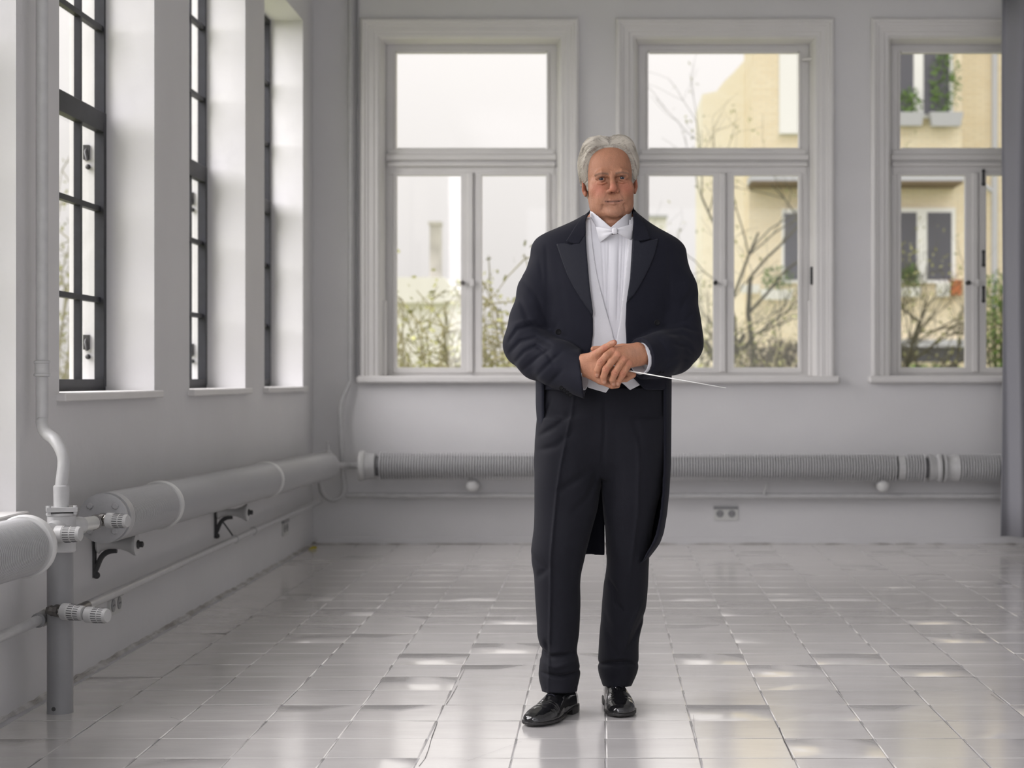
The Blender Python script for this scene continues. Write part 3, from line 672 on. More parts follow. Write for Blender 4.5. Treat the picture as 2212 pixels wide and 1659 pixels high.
for (x0, x1, y0, y1, Y, lab, m, gr) in (
    (1932, 1992, 246, 274, B2-.12, 'grey flower box with green plants below the upper window, left one', M['planter'], 1),
    (2004, 2076, 246, 275, B2-.12, 'grey flower box with tall green plants below the upper window, right one', M['planter'], 2),
    (1940, 1986, 622, 642, BY-.12, 'pale flower box with greenery below the lower right window', M['white'], 1),
    (2020, 2048, 612, 642, BY-.12, 'small white pot on the sill of the lower right window', M['white'], 0),
    (2050, 2074, 606, 638, BY-.12, 'terracotta pot beside the lower right window', mat('terracotta', (.5, .16, .06), .8), 0),
    (1598, 1640, 616, 634, BY-.2, 'white flower box left of the lower left window', M['white'], 0),
    (1640, 1712, 626, 648, BY-.25, 'long white flower box below the lower left window', M['white'], 1)):
    t = planter(x0, x1, y0, y1, Y, lab, m)
    if gr:
        hh = (.28, .75)[gr-1]
        g = leaf_cloud((bx2((x0+x1)/2, Y), Y-.12, bz2(y0, Y)+hh*.7), ((bx2(x1, Y)-bx2(x0, Y))*.5, .15, hh), 130*gr, .055, x0)
        tag(obj('foliage', g, M['leaf'], t), kind='stuff')
# bare trees
def tree(loc, h, seed, label, spread=1.0, depth=5, leaves=0, lean=(0, 0), m='bark', lm='leafy', r0=.095, lsize=.06, twist=.45):
    rnd = random.Random(seed); root = empty('tree', loc, label=label, cat='tree', group='bare garden trees'); tr_ = G(); br = G(); tips = []
    def grow(p, d, L, r, k):
        n = 4; pts = [p]; q = Vector(p); dd = Vector(d)
        for i in range(n):
            dd = (dd+Vector([rnd.gauss(0, .13) for _ in range(3)])+Vector((0, 0, .03))).normalized(); q = q+dd*L/n; pts.append(q.copy())
        rr = [r*(1-.35*i/n) for i in range(n+1)]
        (tr_ if k == depth else br).tube(pts, rr, 6 if k > 2 else 4, False)
        if k <= 2: tips.extend(pts[2:])
        if k == 0: return
        for j in range(rnd.choice((2, 3, 3)) if k < depth else 4):
            i = rnd.choice((2, 3, 4)) if k < depth else j+1
            nd = (dd+Vector((rnd.gauss(0, twist*spread), rnd.gauss(0, twist*.7), rnd.gauss(.05, twist*.7)))*1.15).normalized()
            grow(pts[min(i, n)], nd, L*rnd.uniform(.62, .85), rr[min(i, n)]*.66, k-1)
    grow(Vector(loc), Vector((lean[0], lean[1], 1)).normalized(), h*.36, r0, depth)
    obj('trunk', tr_, M[m], root, 60); tag(obj('twigs', br, M[m], root, 60), kind='stuff')
    if leaves:
        g = G()
        for _ in range(leaves):
            p = rnd.choice(tips)+Vector([rnd.gauss(0, .1) for _ in range(3)]); a = Vector([rnd.gauss(0, 1) for _ in range(3)]).normalized()*lsize; b = Vector([rnd.gauss(0, 1) for _ in range(3)]).normalized()*lsize*.6
            g.add([p-a, p+b, p+a, p-b], [(0, 1, 2, 3)])
        tag(obj('foliage', g, M[lm], root), kind='stuff')
    return root
tree((bx2(1600, 24), 24, GZ), 5.6, 3, 'bare garden tree before the brick house, behind the man\'s shoulder window', 1.2, 5, 500, (.05, 0), lsize=.035)
tree((bx2(1740, 26), 26, GZ), 8.2, 11, 'bare tree with long branches reaching left across the brick house', 1.3, 5, 350, (-.45, 0), lsize=.035)
tree((bx2(2010, 25), 25, GZ), 5.0, 5, 'bare shrubby tree in front of the lower right house window', 1.4, 5, 250, (-.05, 0), lsize=.035)
tree((bx2(1500, 22), 22, GZ), 4.4, 8, 'thin bare sapling at the left end of the brick house', 1.0, 5, 500, (.0, 0), lsize=.035)
# hedge of shrubs
hs = [(872, 16.5, 2.0), (945, 17.2, 2.55), (1010, 16.4, 2.25), (1072, 17.3, 2.9), (1130, 16.6, 2.4), (1480, 17.0, 2.0), (134, 20, 4.2)]
labs = ['leftmost shrub seen through the first back window', 'tall twiggy shrub behind the left casement of the first back window', 'twiggy shrub behind the middle post of the first back window',
        'tallest pointed shrub, behind the right casement of the first back window', 'twiggy shrub just left of the man\'s elbow', 'sparse shrub just right of the man, behind the second window', 'tall shrub seen as a yellow-green sliver through the nearest dark-framed left window']
for i, (px, Y, h) in enumerate(hs):
    rnd = random.Random(50+i); x = bx2(px, Y); root = empty('shrub', (x, Y, GZ), label=labs[i], cat='shrub', group='garden shrubs'); tw = G(); lf = G()
    for k in range(34):
        a = rnd.uniform(0, 6.28); p = Vector((x+rnd.gauss(0, .12), Y+rnd.gauss(0, .12), GZ)); d = Vector((math.cos(a)*.24, math.sin(a)*.24, 1)).normalized(); pts = [p.copy()]
        L = h*rnd.uniform(.75, 1.15)
        for s in range(7):
            d = (d+Vector([rnd.gauss(0, .16) for _ in range(3)])).normalized(); p = p+d*L/7; pts.append(p.copy())
            if s > 1:
                for q in range(3):
                    e = p+Vector([rnd.gauss(0, .20) for _ in range(3)]); tw.tube([p, (p+e)/2+Vector((0, 0, .03)), e], [.008, .006, .004], 4, False)
                    for _ in range(3):
                        c = e+Vector([rnd.gauss(0, .09) for _ in range(3)]); s_ = rnd.uniform(.02, .042); u = Vector([rnd.gauss(0, 1) for _ in range(3)]).normalized()*s_; v2 = Vector([rnd.gauss(0, 1) for _ in range(3)]).normalized()*s_*.7
                        lf.add([c-u, c+v2, c+u, c-v2], [(0, 1, 2, 3)])
        tw.tube(pts, [.016-.0016*j for j in range(8)], 4, False)
    obj('stems', tw, M['twig'], root, 60); tag(obj('foliage', lf, M['leafy'], root), kind='stuff')
# evergreen shrubs at the foot of the brick house
for i, (px, py, Y, r, lab) in enumerate(((2160, 700, 28, (.42, .5, 1.0), 'dark green evergreen bush beside the curtain, outside the third window'), (1680, 770, 30, (.7, .5, .42), 'low dark bush at the foot of the brick house'), (2000, 800, 31, (1.3, .5, .2), 'low green plants along the foot of the brick house'))):
    x = bx2(px, Y); z = bz2(py, Y); root = empty('bush', (x, Y, GZ), label=lab, cat='bush')
    g = leaf_cloud((x, Y, z-.1), r, 1100, .05, i+90); tag(obj('foliage', g, M['leaf'] if i != 1 else mat('dark_leaves', (.09, .075, .05), .8), root), kind='stuff')
    g = G(); rnd = random.Random(i)
    for k in range(14): g.tube([(x, Y, GZ), (x+rnd.gauss(0, r[0]*.5), Y+rnd.gauss(0, .2), z+rnd.uniform(-.3, .9)*r[2])], [.03, .008], 5)
    obj('stems', g, M['bark'], root, 60)
# pale distant houses, one with a chimney
HY = 62
g0 = empty('distant_house', (bx2(930, HY), HY, GZ), label='pale distant house with a grey chimney, faint through the first back window', cat='building')
obj('wall', G().box(bx2(700, HY), bx2(1010, HY), HY, HY+6, GZ, bz2(655, HY)), M['pale'], g0)
obj('roof', G().prism([(bx2(690, HY), bz2(655, HY)), (bx2(1020, HY), bz2(655, HY)), (bx2(960, HY), bz2(600, HY)), (bx2(760, HY), bz2(600, HY))], HY-.3, HY+6.3), M['pale'], g0)
ch = G().box(bx2(922, HY), bx2(946, HY), HY+1, HY+1.6, bz2(602, HY), bz2(474, HY)); ch.box(bx2(919, HY), bx2(948, HY), HY+.95, HY+1.65, bz2(480, HY), bz2(473, HY))
obj('chimney', ch, mat('chimney_render', (.62, .60, .56), .9, noise=.25, nscale=2), g0)
g1 = empty('distant_house', (bx2(1420, HY), HY, GZ), label='faint pale block on the horizon just over the man\'s shoulder', cat='building')
obj('wall', G().box(bx2(1395, HY), bx2(1440, HY), HY, HY+5, GZ, bz2(470, HY)), M['pale'], g1)
obj('roof', G().box(bx2(1393, HY), bx2(1442, HY), HY-.2, HY+5.2, bz2(470, HY), bz2(465, HY)), M['planter'], g1)
# ------------------------------------------------------------------ signed-distance modelling (figure and clothes)
class Field:
    def __init__(s, lo, hi, h):
        s.lo = np.array(lo, float); s.h = h; s.n = np.ceil((np.array(hi)-s.lo)/h).astype(int)+1
        s.a = np.full(tuple(s.n), 1.0, np.float32)
        s.ax = [(s.lo[i]+np.arange(s.n[i])*h).astype(np.float32) for i in range(3)]
        s.X = s.ax[0][:, None, None]; s.Y = s.ax[1][None, :, None]; s.Z = s.ax[2][None, None, :]
    def clone(s):
        c = Field.__new__(Field); c.__dict__.update(s.__dict__); c.a = np.full(s.a.shape, 1.0, np.float32); return c
    def sl(s, lo, hi):
        r = []
        for i in range(3):
            a = max(0, int((lo[i]-s.lo[i])/s.h)); b = min(s.n[i], int((hi[i]-s.lo[i])/s.h)+2); r.append(slice(a, max(a, b)))
        return tuple(r)
    def sub(s, lo, hi):
        q = s.sl(lo, hi); return q, s.X[q[0]], s.Y[:, q[1]], s.Z[:, :, q[2]]
    def smin(s, q, d, k):
        a = s.a[q]
        if k > 0:
            h = np.maximum(k-np.abs(a-d), 0)/k; s.a[q] = np.minimum(a, d)-h*h*k*.25
        else: s.a[q] = np.minimum(a, d)
    def smax(s, q, d, k):
        a = s.a[q]
        if k > 0:
            h = np.maximum(k-np.abs(a-d), 0)/k; s.a[q] = np.maximum(a, d)+h*h*k*.25
        else: s.a[q] = np.maximum(a, d)
    def ell(s, c, r, k=0, cut=False, rot=None):
        c = np.array(c, float); r = np.array(r, float); m = (max(r) if rot is not None else r)+k*1.5+s.h*3
        q, X, Y, Z = s.sub(c-m, c+m); x, y, z = X-c[0], Y-c[1], Z-c[2]
        if rot is not None:
            R = np.array(Matrix.Rotation(math.radians(rot[1]), 3, rot[0]).transposed())
            x, y, z = [R[i, 0]*x+R[i, 1]*y+R[i, 2]*z for i in range(3)]
        k0 = np.sqrt((x/r[0])**2+(y/r[1])**2+(z/r[2])**2); k1 = np.sqrt((x/r[0]**2)**2+(y/r[1]**2)**2+(z/r[2]**2)**2)+1e-6
        d = (k0*(k0-1)/k1).astype(np.float32)
        s.smax(q, -d, k) if cut else s.smin(q, d, k)
    def cone(s, a, b, ra, rb, k=0, cut=False):
        a = np.array(a, float); b = np.array(b, float); m = max(ra, rb)+k*1.5+s.h*3
        q, X, Y, Z = s.sub(np.minimum(a, b)-m, np.maximum(a, b)+m)
        ab = b-a; L = float(ab@ab)+1e-12
        t = np.clip(((X-a[0])*ab[0]+(Y-a[1])*ab[1]+(Z-a[2])*ab[2])/L, 0, 1)
        d = (np.sqrt((X-a[0]-t*ab[0])**2+(Y-a[1]-t*ab[1])**2+(Z-a[2]-t*ab[2])**2)-(ra+(rb-ra)*t)).astype(np.float32)
        s.smax(q, -d, k) if cut else s.smin(q, d, k)
    def chain(s, pts, rs, k=0, k2=None, cut=False):
        """rounded chain; k = blend with the field, parts of the chain blend with k2"""
        f = None; P_ = np.array(pts, float); m = max(rs)+k*1.5+s.h*3
        q, X, Y, Z = s.sub(P_.min(0)-m, P_.max(0)+m)
        for i in range(len(pts)-1):
            a, b = P_[i], P_[i+1]; ab = b-a; L = float(ab@ab)+1e-12
            t = np.clip(((X-a[0])*ab[0]+(Y-a[1])*ab[1]+(Z-a[2])*ab[2])/L, 0, 1)
            d = np.sqrt((X-a[0]-t*ab[0])**2+(Y-a[1]-t*ab[1])**2+(Z-a[2]-t*ab[2])**2)-(rs[i]+(rs[i+1]-rs[i])*t)
            if f is None: f = d
            else:
                kk = k2 if k2 is not None else min(rs[i], rs[i+1])*.35
                h = np.maximum(kk-np.abs(f-d), 0)/kk; f = np.minimum(f, d)-h*h*kk*.25
        f = f.astype(np.float32)
        s.smax(q, -f, k) if cut else s.smin(q, f, k)
    def mesh(s):
        a = s.a; ins = a < 0; n = a.shape
        c = sum(ins[i:n[0]-1+i, j:n[1]-1+j, k:n[2]-1+k].astype(np.uint8) for i in (0, 1) for j in (0, 1) for k in (0, 1))
        act = (c > 0) & (c < 8); idx = np.full(act.shape, -1, np.int64); I = np.argwhere(act); idx[act] = np.arange(len(I))
        P_ = np.zeros((len(I), 3)); W_ = np.zeros(len(I)); co = [(i, j, k) for i in (0, 1) for j in (0, 1) for k in (0, 1)]
        val = {o: a[I[:, 0]+o[0], I[:, 1]+o[1], I[:, 2]+o[2]] for o in co}
        for o in co:
            for ax in range(3):
                if o[ax]: continue
                o2 = list(o); o2[ax] = 1; o2 = tuple(o2); v0, v1 = val[o], val[o2]; m = (v0 < 0) != (v1 < 0)
                t = v0[m]/(v0[m]-v1[m]); p = np.tile(np.array(o, float), (m.sum(), 1)); p[:, ax] = t; P_[m] += p; W_[m] += 1
        V = s.lo+(I+P_/W_[:, None])*s.h; Q = []
        for ax in range(3):
            b, c2 = (ax+1) % 3, (ax+2) % 3
            sl0 = [slice(None)]*3; sl1 = [slice(None)]*3; sl0[ax] = slice(0, -1); sl1[ax] = slice(1, None)
            A, B = ins[tuple(sl0)], ins[tuple(sl1)]; E = np.argwhere(A != B)
            E = E[(E[:, b] > 0) & (E[:, c2] > 0) & (E[:, b] < n[b]-1) & (E[:, c2] < n[c2]-1)]
            f = A[E[:, 0], E[:, 1], E[:, 2]]
            def g_(db, dc): e = E.copy(); e[:, b] -= db; e[:, c2] -= dc; return idx[e[:, 0], e[:, 1], e[:, 2]]
            q = np.stack([g_(1, 1), g_(0, 1), g_(0, 0), g_(1, 0)], 1); q[~f] = q[~f][:, ::-1]; Q.append(q)
        Q = np.concatenate(Q); Q = Q[(Q >= 0).all(1)]
        return V, Q
def relax(V, Q, it=1, lam=.5):
    e = np.concatenate([Q[:, [0, 1]], Q[:, [1, 2]], Q[:, [2, 3]], Q[:, [3, 0]]])
    e = np.concatenate([e, e[:, ::-1]]); cnt = np.bincount(e[:, 0], minlength=len(V))[:, None].astype(float)
    for _ in range(it):
        s_ = np.stack([np.bincount(e[:, 0], V[e[:, 1], i], len(V)) for i in range(3)], 1); V = V*(1-lam)+lam*s_/np.maximum(cnt, 1)
    return V
def to_obj(name, V, Q, m, parent, attr=None):
    me = bpy.data.meshes.new(name); me.vertices.add(len(V)); me.vertices.foreach_set('co', V.astype(np.float32).ravel())
    me.loops.add(Q.size); me.polygons.add(len(Q)); me.loops.foreach_set('vertex_index', Q.astype(np.int32).ravel())
    me.polygons.foreach_set('loop_start', np.arange(0, Q.size, 4, dtype=np.int32)); me.polygons.foreach_set('loop_total', np.full(len(Q), 4, np.int32))
    me.polygons.foreach_set('use_smooth', [True]*len(Q)); me.update(calc_edges=True); me.validate()
    if m: me.materials.append(m)
    if attr is not None:
        for k, v in attr.items():
            at = me.attributes.new(k, 'FLOAT_COLOR', 'POINT'); at.data.foreach_set('color', np.concatenate([v, np.ones((len(v), 1))], 1).astype(np.float32).ravel())
    return link(name, me, parent)
def lerp_tab(z, tab):                     # tab rows sorted by z: (z, v1, v2...)
    t = np.array(tab, float); t = t[np.argsort(t[:, 0])]
    return [np.interp(z, t[:, 0], t[:, i]).astype(np.float32) for i in range(1, t.shape[1])]
def loft(F_, tab, n=2.0, lo=None, hi=None):
    """vertical loft: rows (z, xl, xr, yf, yb) -> distance-like field over F_"""
    z = F_.ax[2]; xl, xr, yf, yb = lerp_tab(z, tab)
    k = 9                                   # soften the table
    pad = lambda v: np.convolve(np.pad(v, k//2, mode='edge'), np.ones(k)/k, 'valid').astype(np.float32)
    xl, xr, yf, yb = map(pad, (xl, xr, yf, yb))
    cx, a, cy, b = (xl+xr)/2, (xr-xl)/2, (yf+yb)/2, (yb-yf)/2
    q = (np.abs((F_.X-cx)/a)**n+np.abs((F_.Y-cy)/b)**n)**(1/n)
    return ((q-1)*np.minimum(a, b)).astype(np.float32)
def poly2(F_, pts):
    """signed distance to a polygon in x,z on the field's grid (broadcast over y)"""
    x = F_.ax[0][:, None]; z = F_.ax[2][None, :]; d = np.full((len(F_.ax[0]), len(F_.ax[2])), 1e9); s = np.ones_like(d)
    n = len(pts)
    for i in range(n):
        (ax, az), (bx, bz) = pts[i], pts[(i+1) % n]; ex, ez = bx-ax, bz-az; wx, wz = x-ax, z-az
        t = np.clip((wx*ex+wz*ez)/(ex*ex+ez*ez+1e-12), 0, 1); d = np.minimum(d, (wx-ex*t)**2+(wz-ez*t)**2)
        c1 = z >= az; c2 = z < bz; c3 = ex*wz > ez*wx
        s = np.where((c1 & c2 & c3) | (~c1 & ~c2 & ~c3), -s, s)
    return (s*np.sqrt(d)).astype(np.float32)[:, None, :]
def crease(F_, arr, pts, amp, w_, ymax=None):
    """shallow fold: pts in x,z ; positive amp = valley"""
    x = F_.ax[0][:, None]; z = F_.ax[2][None, :]; d = np.full((len(F_.ax[0]), len(F_.ax[2])), 1e9); tt = np.zeros_like(d); L = len(pts)-1
    for i in range(L):
        (ax, az), (bx, bz) = pts[i], pts[i+1]; ex, ez = bx-ax, bz-az
        t = np.clip(((x-ax)*ex+(z-az)*ez)/(ex*ex+ez*ez+1e-12), 0, 1); dd = (x-ax-ex*t)**2+(z-az-ez*t)**2
        u = dd < d; d = np.where(u, dd, d); tt = np.where(u, (i+t)/L, tt)
    g = (amp*np.exp(-d/w_**2)*np.sin(np.pi*np.clip(tt*.9+.05, 0, 1))**.6).astype(np.float32)[:, None, :]
    if ymax is not None: g = g*(F_.Y < ymax)
    arr += g
def XZ(px, py, Y): return ((px-PX)*Y/F, CH+(PY-py)*Y/F)

MY = 5.5
# materials
M['suit'] = mat('black_wool', (.0085, .0090, .0155), .8, spec=.18, bump=.15, bscale=700, sheen=.03)
M['lapel'] = mat('black_lapel', (.0085, .0095, .0165), .65, spec=.25, bump=.1, bscale=500, sheen=.03)
M['trouser'] = mat('black_trouser_wool', (.0085, .0087, .0128), .8, spec=.18, bump=.15, bscale=700, sheen=.03)
M['shirt'] = mat('white_cotton', (.62, .615, .64), .7, bump=.08, bscale=500)
M['pique'] = mat('white_pique', (.64, .635, .655), .75, bump=.25, bscale=900)
M['patent'] = mat('patent_leather', (.008, .008, .009), .12, coat=.6)
M['sole'] = mat('black_sole', (.012, .011, .011), .45)
M['button'] = mat('black_button', (.004, .004, .005), .6, spec=.15)
sk = mat('skin', (.5, .25, .16), .55, spec=.35, bump=.25, bscale=300)
n = sk.node_tree; b = bsdf(sk); at = n.nodes.new('ShaderNodeAttribute'); at.attribute_name = 'tint'
no = n.nodes.new('ShaderNodeTexNoise'); no.inputs['Scale'].default_value = 60; no.inputs['Detail'].default_value = 4
mr = n.nodes.new('ShaderNodeMapRange'); mr.inputs['To Min'].default_value = .78; mr.inputs['To Max'].default_value = 1.18
vm = n.nodes.new('ShaderNodeVectorMath'); vm.operation = 'SCALE'
n.links.new(no.outputs[0], mr.inputs[0]); n.links.new(at.outputs['Color'], vm.inputs[0]); n.links.new(mr.outputs[0], vm.inputs['Scale']); n.links.new(vm.outputs[0], b.inputs['Base Color'])
b.inputs['Subsurface Weight'].default_value = .12; b.inputs['Subsurface Radius'].default_value = (.012, .005, .003); b.inputs['Subsurface Scale'].default_value = .6
M['skin'] = sk
SKIN = np.array([.365, .172, .100]); RED = np.array([.43, .145, .095]); LIP = np.array([.30, .11, .08]); BROW = np.array([.15, .10, .07]); PALE = np.array([.52, .30, .21])

# ================================================================== head
HC = np.array([P(1316.5, 386, 5.43)[0], 5.50, P(1321, 386, 5.43)[2]])      # local origin: between the eyes' height, mid head
def head_tab(off=0):
    t = [(-.128, .030, -.062, .005), (-.122, .041, -.079, .02), (-.112, .047, -.088, .04), (-.098, .0555, -.0900, .055), (-.080, .0630, -.089, .07), (-.055, .067, -.088, .08), (-.03, .0695, -.087, .09), (-.012, .071, -.084, .095),
         (.0, .072, -.083, .098), (.012, .0735, -.089, .10), (.022, .0745, -.0925, .103), (.05, .0755, -.091, .106), (.075, .072, -.083, .10), (.095, .064, -.070, .09), (.11, .052, -.05, .073), (.120, .036, -.026, .045), (.1255, .018, -.004, .02), (.128, .004, .006, .01)]
    return [(z, -a-off, a+off, yf-off, yb+off) for z, a, yf, yb in t]
H = Field((-.115, -.135, -.26), (.115, .14, .16), .0017)
d = loft(H, head_tab(), 2.25); d = np.maximum(d, np.maximum(H.Z-.126, -.128-H.Z)); H.a = np.minimum(H.a, d.astype(np.float32))
HL = d.copy()
H.chain([(0, .035, -.06), (.002, .04, -.15), (.002, .045, -.27)], [.060, .061, .066], .03)
H.ell((0, -.018, -.135), (.038, .040, .030), .03)
H.ell((0, -.038, -.165), (.036, .030, .045), .03)
H.chain([(-.022, -.018, -.14), (-.018, -.012, -.2)], [.014, .012], .02); H.chain([(.022, -.018, -.14), (.018, -.012, -.2)], [.014, .012], .02)
for s in (-1, 1):
    H.ell((s*.046, -.061, -.032), (.022, .020, .022), .030)                 # cheekbone
    H.ell((s*.042, -.048, -.082), (.018, .024, .024), .035)                 # jowl
    H.ell((s*.033, -.094, .000), (.0185, .013, .0125), .014, cut=True)      # socket
    H.chain([(s*.012, -.0915, .0140), (s*.031, -.0945, .0170), (s*.050, -.0850, .0130)], [.0040, .0052, .0050], .020)   # brow ridge
    H.ell((s*.0335, -.0765, -.001), (.0136, .0136, .0130), .004)            # lids
    H.chain([(s*.019, -.088, -.013), (s*.033, -.0905, -.0165), (s*.046, -.083, -.013)], [.0022, .0030, .0022], .007)  # bag
    H.ell((s*.0335, -.0905, -.0015), (.0120, .008, .0041), .0015, cut=True)   # eye opening
    H.chain([(s*.018, -.088, .0065), (s*.033, -.0925, .0085), (s*.049, -.083, .001)], [.0030, .0046, .0042], .005)    # hooded lid
    H.chain([(s*.015, -.105, -.040), (s*.026, -.0970, -.056), (s*.036, -.0885, -.077)], [.0018, .0024, .0010], .008, cut=True)  # nasolabial
    H.ell((s*.030, -.083, -.058), (.016, .012, .022), .018)
    H.chain([(s*.033, -.088, -.084), (s*.037, -.081, -.098)], [.0004, .0004], .010, cut=True)
    H.chain([(s*.050, -.078, -.002), (s*.060, -.066, .002)], [.0008, .0008], .003, cut=True)
    H.chain([(s*.050, -.078, -.006), (s*.059, -.068, -.009)], [.0008, .0008], .003, cut=True)
H.chain([(0, -.089, .012), (.0, -.100, -.012), (.0005, -.111, -.032)], [.0075, .0085, .0100], .009)      # nose bridge
H.ell((.0005, -.1115, -.0375), (.0105, .0105, .0095), .008)
for s in (-1, 1):
    H.ell((s*.0130, -.1000, -.0430), (.0070, .0095, .0070), .006)
    H.ell((s*.0065, -.1065, -.0500), (.0040, .0055, .0034), .002, cut=True)
H.chain([(0, -.0965, -.052), (0, -.0965, -.063)], [.0018, .0022], .006, cut=True)
H.ell((0, -.0855, -.070), (.028, .0095, .017), .014)                         # muzzle
H.chain([(-.024, -.0870, -.0725), (-.010, -.0955, -.0690), (0, -.0965, -.0702), (.010, -.0955, -.0690), (.024, -.0870, -.0722)], [.0016, .0038, .0038, .0038, .0016], .004)
H.chain([(-.019, -.0880, -.0790), (0, -.0950, -.0815), (.019, -.0880, -.0788)], [.0026, .0056, .0026], .004)
H.chain([(-.030, -.0855, -.0722), (-.022, -.0915, -.0744), (-.011, -.0985, -.0757), (0, -.1005, -.0752), (.011, -.0985, -.0757), (.022, -.0915, -.0744), (.030, -.0855, -.0717)], [.0016]*7, .0022, cut=True)
H.chain([(-.013, -.0965, -.0925), (.013, -.0965, -.0925)], [.0024, .0024], .010, cut=True)
H.ell((0, -.085, -.108), (.024, .0145, .016), .014)                        # chin
for z, a in ((.052, .0004), (.066, .0004)):
    H.chain([(-.035, -.096+abs(z-.05)*.3, z-.002), (0, -.0985+abs(z-.05)*.45, z), (.033, -.096+abs(z-.05)*.3, z-.001)], [a]*3, .003, cut=True)
H.chain([(-.004, -.099, .010), (-.005, -.0985, .024)], [.0008, .0008], .003, cut=True)
for s in (-1, 1):                                                            # ears
    H.ell((s*.0805, .012, -.009), (.0075, .019, .031), .004, rot=('Z', s*24))
    H.ell((s*.0895, .004, -.003), (.0045, .0095, .017), .003, cut=True, rot=('Z', s*24))
    H.ell((s*.079, .002, -.036), (.0055, .008, .0095), .004)
V, Q = H.mesh(); V = relax(V, Q, 1, .4)
# skin colouring, plus shade painted into sockets, mouth line, nostrils and smile folds
def blob(V, c, r): return np.clip(1-np.sqrt((((V-np.array(c))/np.array(r))**2).sum(1)), 0, 1)**.7
T = np.tile(SKIN, (len(V), 1))
def mixc(T, w_, c): return T*(1-w_[:, None])+w_[:, None]*c
T = mixc(T, .75*blob(V, (0, -.112, -.036), (.022, .03, .025)), RED)
for s in (-1, 1):
    T = mixc(T, .75*blob(V, (s*.042, -.08, -.035), (.034, .04, .032)), RED)
    T = mixc(T, .9*blob(V, (s*.09, .01, -.01), (.03, .04, .04)), RED)
    bw = np.exp(-((V[:, 2]-(.0135-((np.abs(V[:, 0])-.030)/.03)**2*.006))/.0034)**2)*(np.abs(V[:, 0]*s-.032) < .0215)*(V[:, 1] < -.07)*(V[:, 0]*s > 0)
    T = mixc(T, .72*np.clip(bw, 0, 1), BROW)
    sd = np.exp(-(((V[:, 0]*s-.0335)/.017)**2+((V[:, 2]-.002)/.0085)**2))*(V[:, 1] < -.06); T = mixc(T, .38*sd, np.array([.24, .11, .07]))  # eye socket shade painted into the skin
    ld = np.exp(-(((V[:, 0]*s-.0335)/.0125)**4+((V[:, 2]-.0035)/.0018)**2))*(V[:, 1] < -.07); T = mixc(T, .75*ld, np.array([.05, .028, .022]))
T = mixc(T, .6*blob(V, (0, -.085, .07), (.06, .04, .05)), SKIN*1.08)
mz_ = -.0757+(V[:, 0]/.03)**2*.0032
lw = np.exp(-((V[:, 2]-mz_)/.0058)**2)*(np.abs(V[:, 0]) < .026)*(V[:, 1] < -.080)
T = mixc(T, .6*lw, LIP)
line = np.exp(-((V[:, 2]-mz_)/.0020)**2)*(np.abs(V[:, 0]) < .029)*(V[:, 1] < -.078); T = mixc(T, .8*np.clip(line*1.3, 0, 1), np.array([.07, .03, .022]))  # shade of the lip crease painted as a dark line
for s in (-1, 1): T = mixc(T, np.clip(1.6*blob(V, (s*.0065, -.1065, -.0500), (.0055, .008, .0045)), 0, .85), np.array([.06, .025, .018]))  # nostril shadow painted into the skin
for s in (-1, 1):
    a_ = np.array([.017, -.044]); b2 = np.array([.035, -.074]); q_ = np.stack([V[:, 0]*s, V[:, 2]], 1)-a_; t_ = np.clip(q_@(b2-a_)/((b2-a_)@(b2-a_)), 0, 1); dd = np.linalg.norm(q_-t_[:, None]*(b2-a_), axis=1); T = mixc(T, .45*np.exp(-(dd/.0022)**2)*(V[:, 1] < -.07), np.array([.20, .085, .055]))  # fold shade painted along the nasolabial crease
T = mixc(T, .25*blob(V, (0, -.08, -.10), (.07, .06, .045)), np.array([.40, .25, .19]))
yaw = math.radians(5); RZ_ = np.array([[math.cos(yaw), -math.sin(yaw), 0], [math.sin(yaw), math.cos(yaw), 0], [0, 0, 1]])
roll = math.radians(3.6); RZ_ = np.array([[math.cos(roll), 0, -math.sin(roll)], [0, 1, 0], [math.sin(roll), 0, math.cos(roll)]])@RZ_
def place(V): return (V*np.where(V[:, 2:] > 0, [[1, 1, 1.02]], [[1, 1, 1.0]]))@RZ_.T+HC
head = (place(V), Q, T)

# ================================================================== hands
def hp(px, py, Y): return P(px, py, Y)
HB = Field((P(1240, 0, 5.3)[0]-.03, 5.16, P(0, 860, 5.3)[2]), (P(1425, 0, 5.3)[0], 5.37, P(0, 722, 5.3)[2]), .0013)
# his right hand (on the left), underneath
R_ = [((1246, 788, 5.315), .026), ((1262, 789, 5.290), .025)]
HB.chain([hp(*R_[0][0]), hp(*R_[1][0])], [.029, .027], 0)
HB.chain([hp(1238, 786, 5.33), hp(1262, 786, 5.295)], [.031, .029], .01)
for m_, r_ in (((1302, 775, 5.262), .0135), ((1305, 793, 5.255), .0135), ((1303, 809, 5.258), .013), ((1297, 822, 5.265), .012)):
    HB.chain([hp(1262, 782+(m_[1]-775)*.35, 5.285), hp(*m_)], [.020, r_], .012)
HB.chain([hp(1302, 775, 5.266), hp(1332, 782, 5.262), hp(1354, 795, 5.272)], [.0125, .0105, .0085], .005)
HB.chain([hp(1305, 793, 5.262), hp(1338, 803, 5.256), hp(1360, 806, 5.262), hp(1369, 809, 5.270)], [.0125, .0102, .0090, .0078], .005)
HB.chain([hp(1303, 809, 5.262), hp(1334, 820, 5.256), hp(1352, 819, 5.258), hp(1368, 811, 5.262)], [.0125, .0102, .0088, .0075], .004)
HB.chain([hp(1297, 822, 5.265), hp(1322, 833, 5.258), hp(1334, 833, 5.262)], [.0115, .0098, .0080], .005)
HB.chain([hp(1266, 778, 5.285), hp(1286, 767, 5.262), hp(1306, 752, 5.246), hp(1321, 743, 5.240), hp(1327, 740, 5.238)], [.018, .0145, .0110, .0098, .0085], .010)
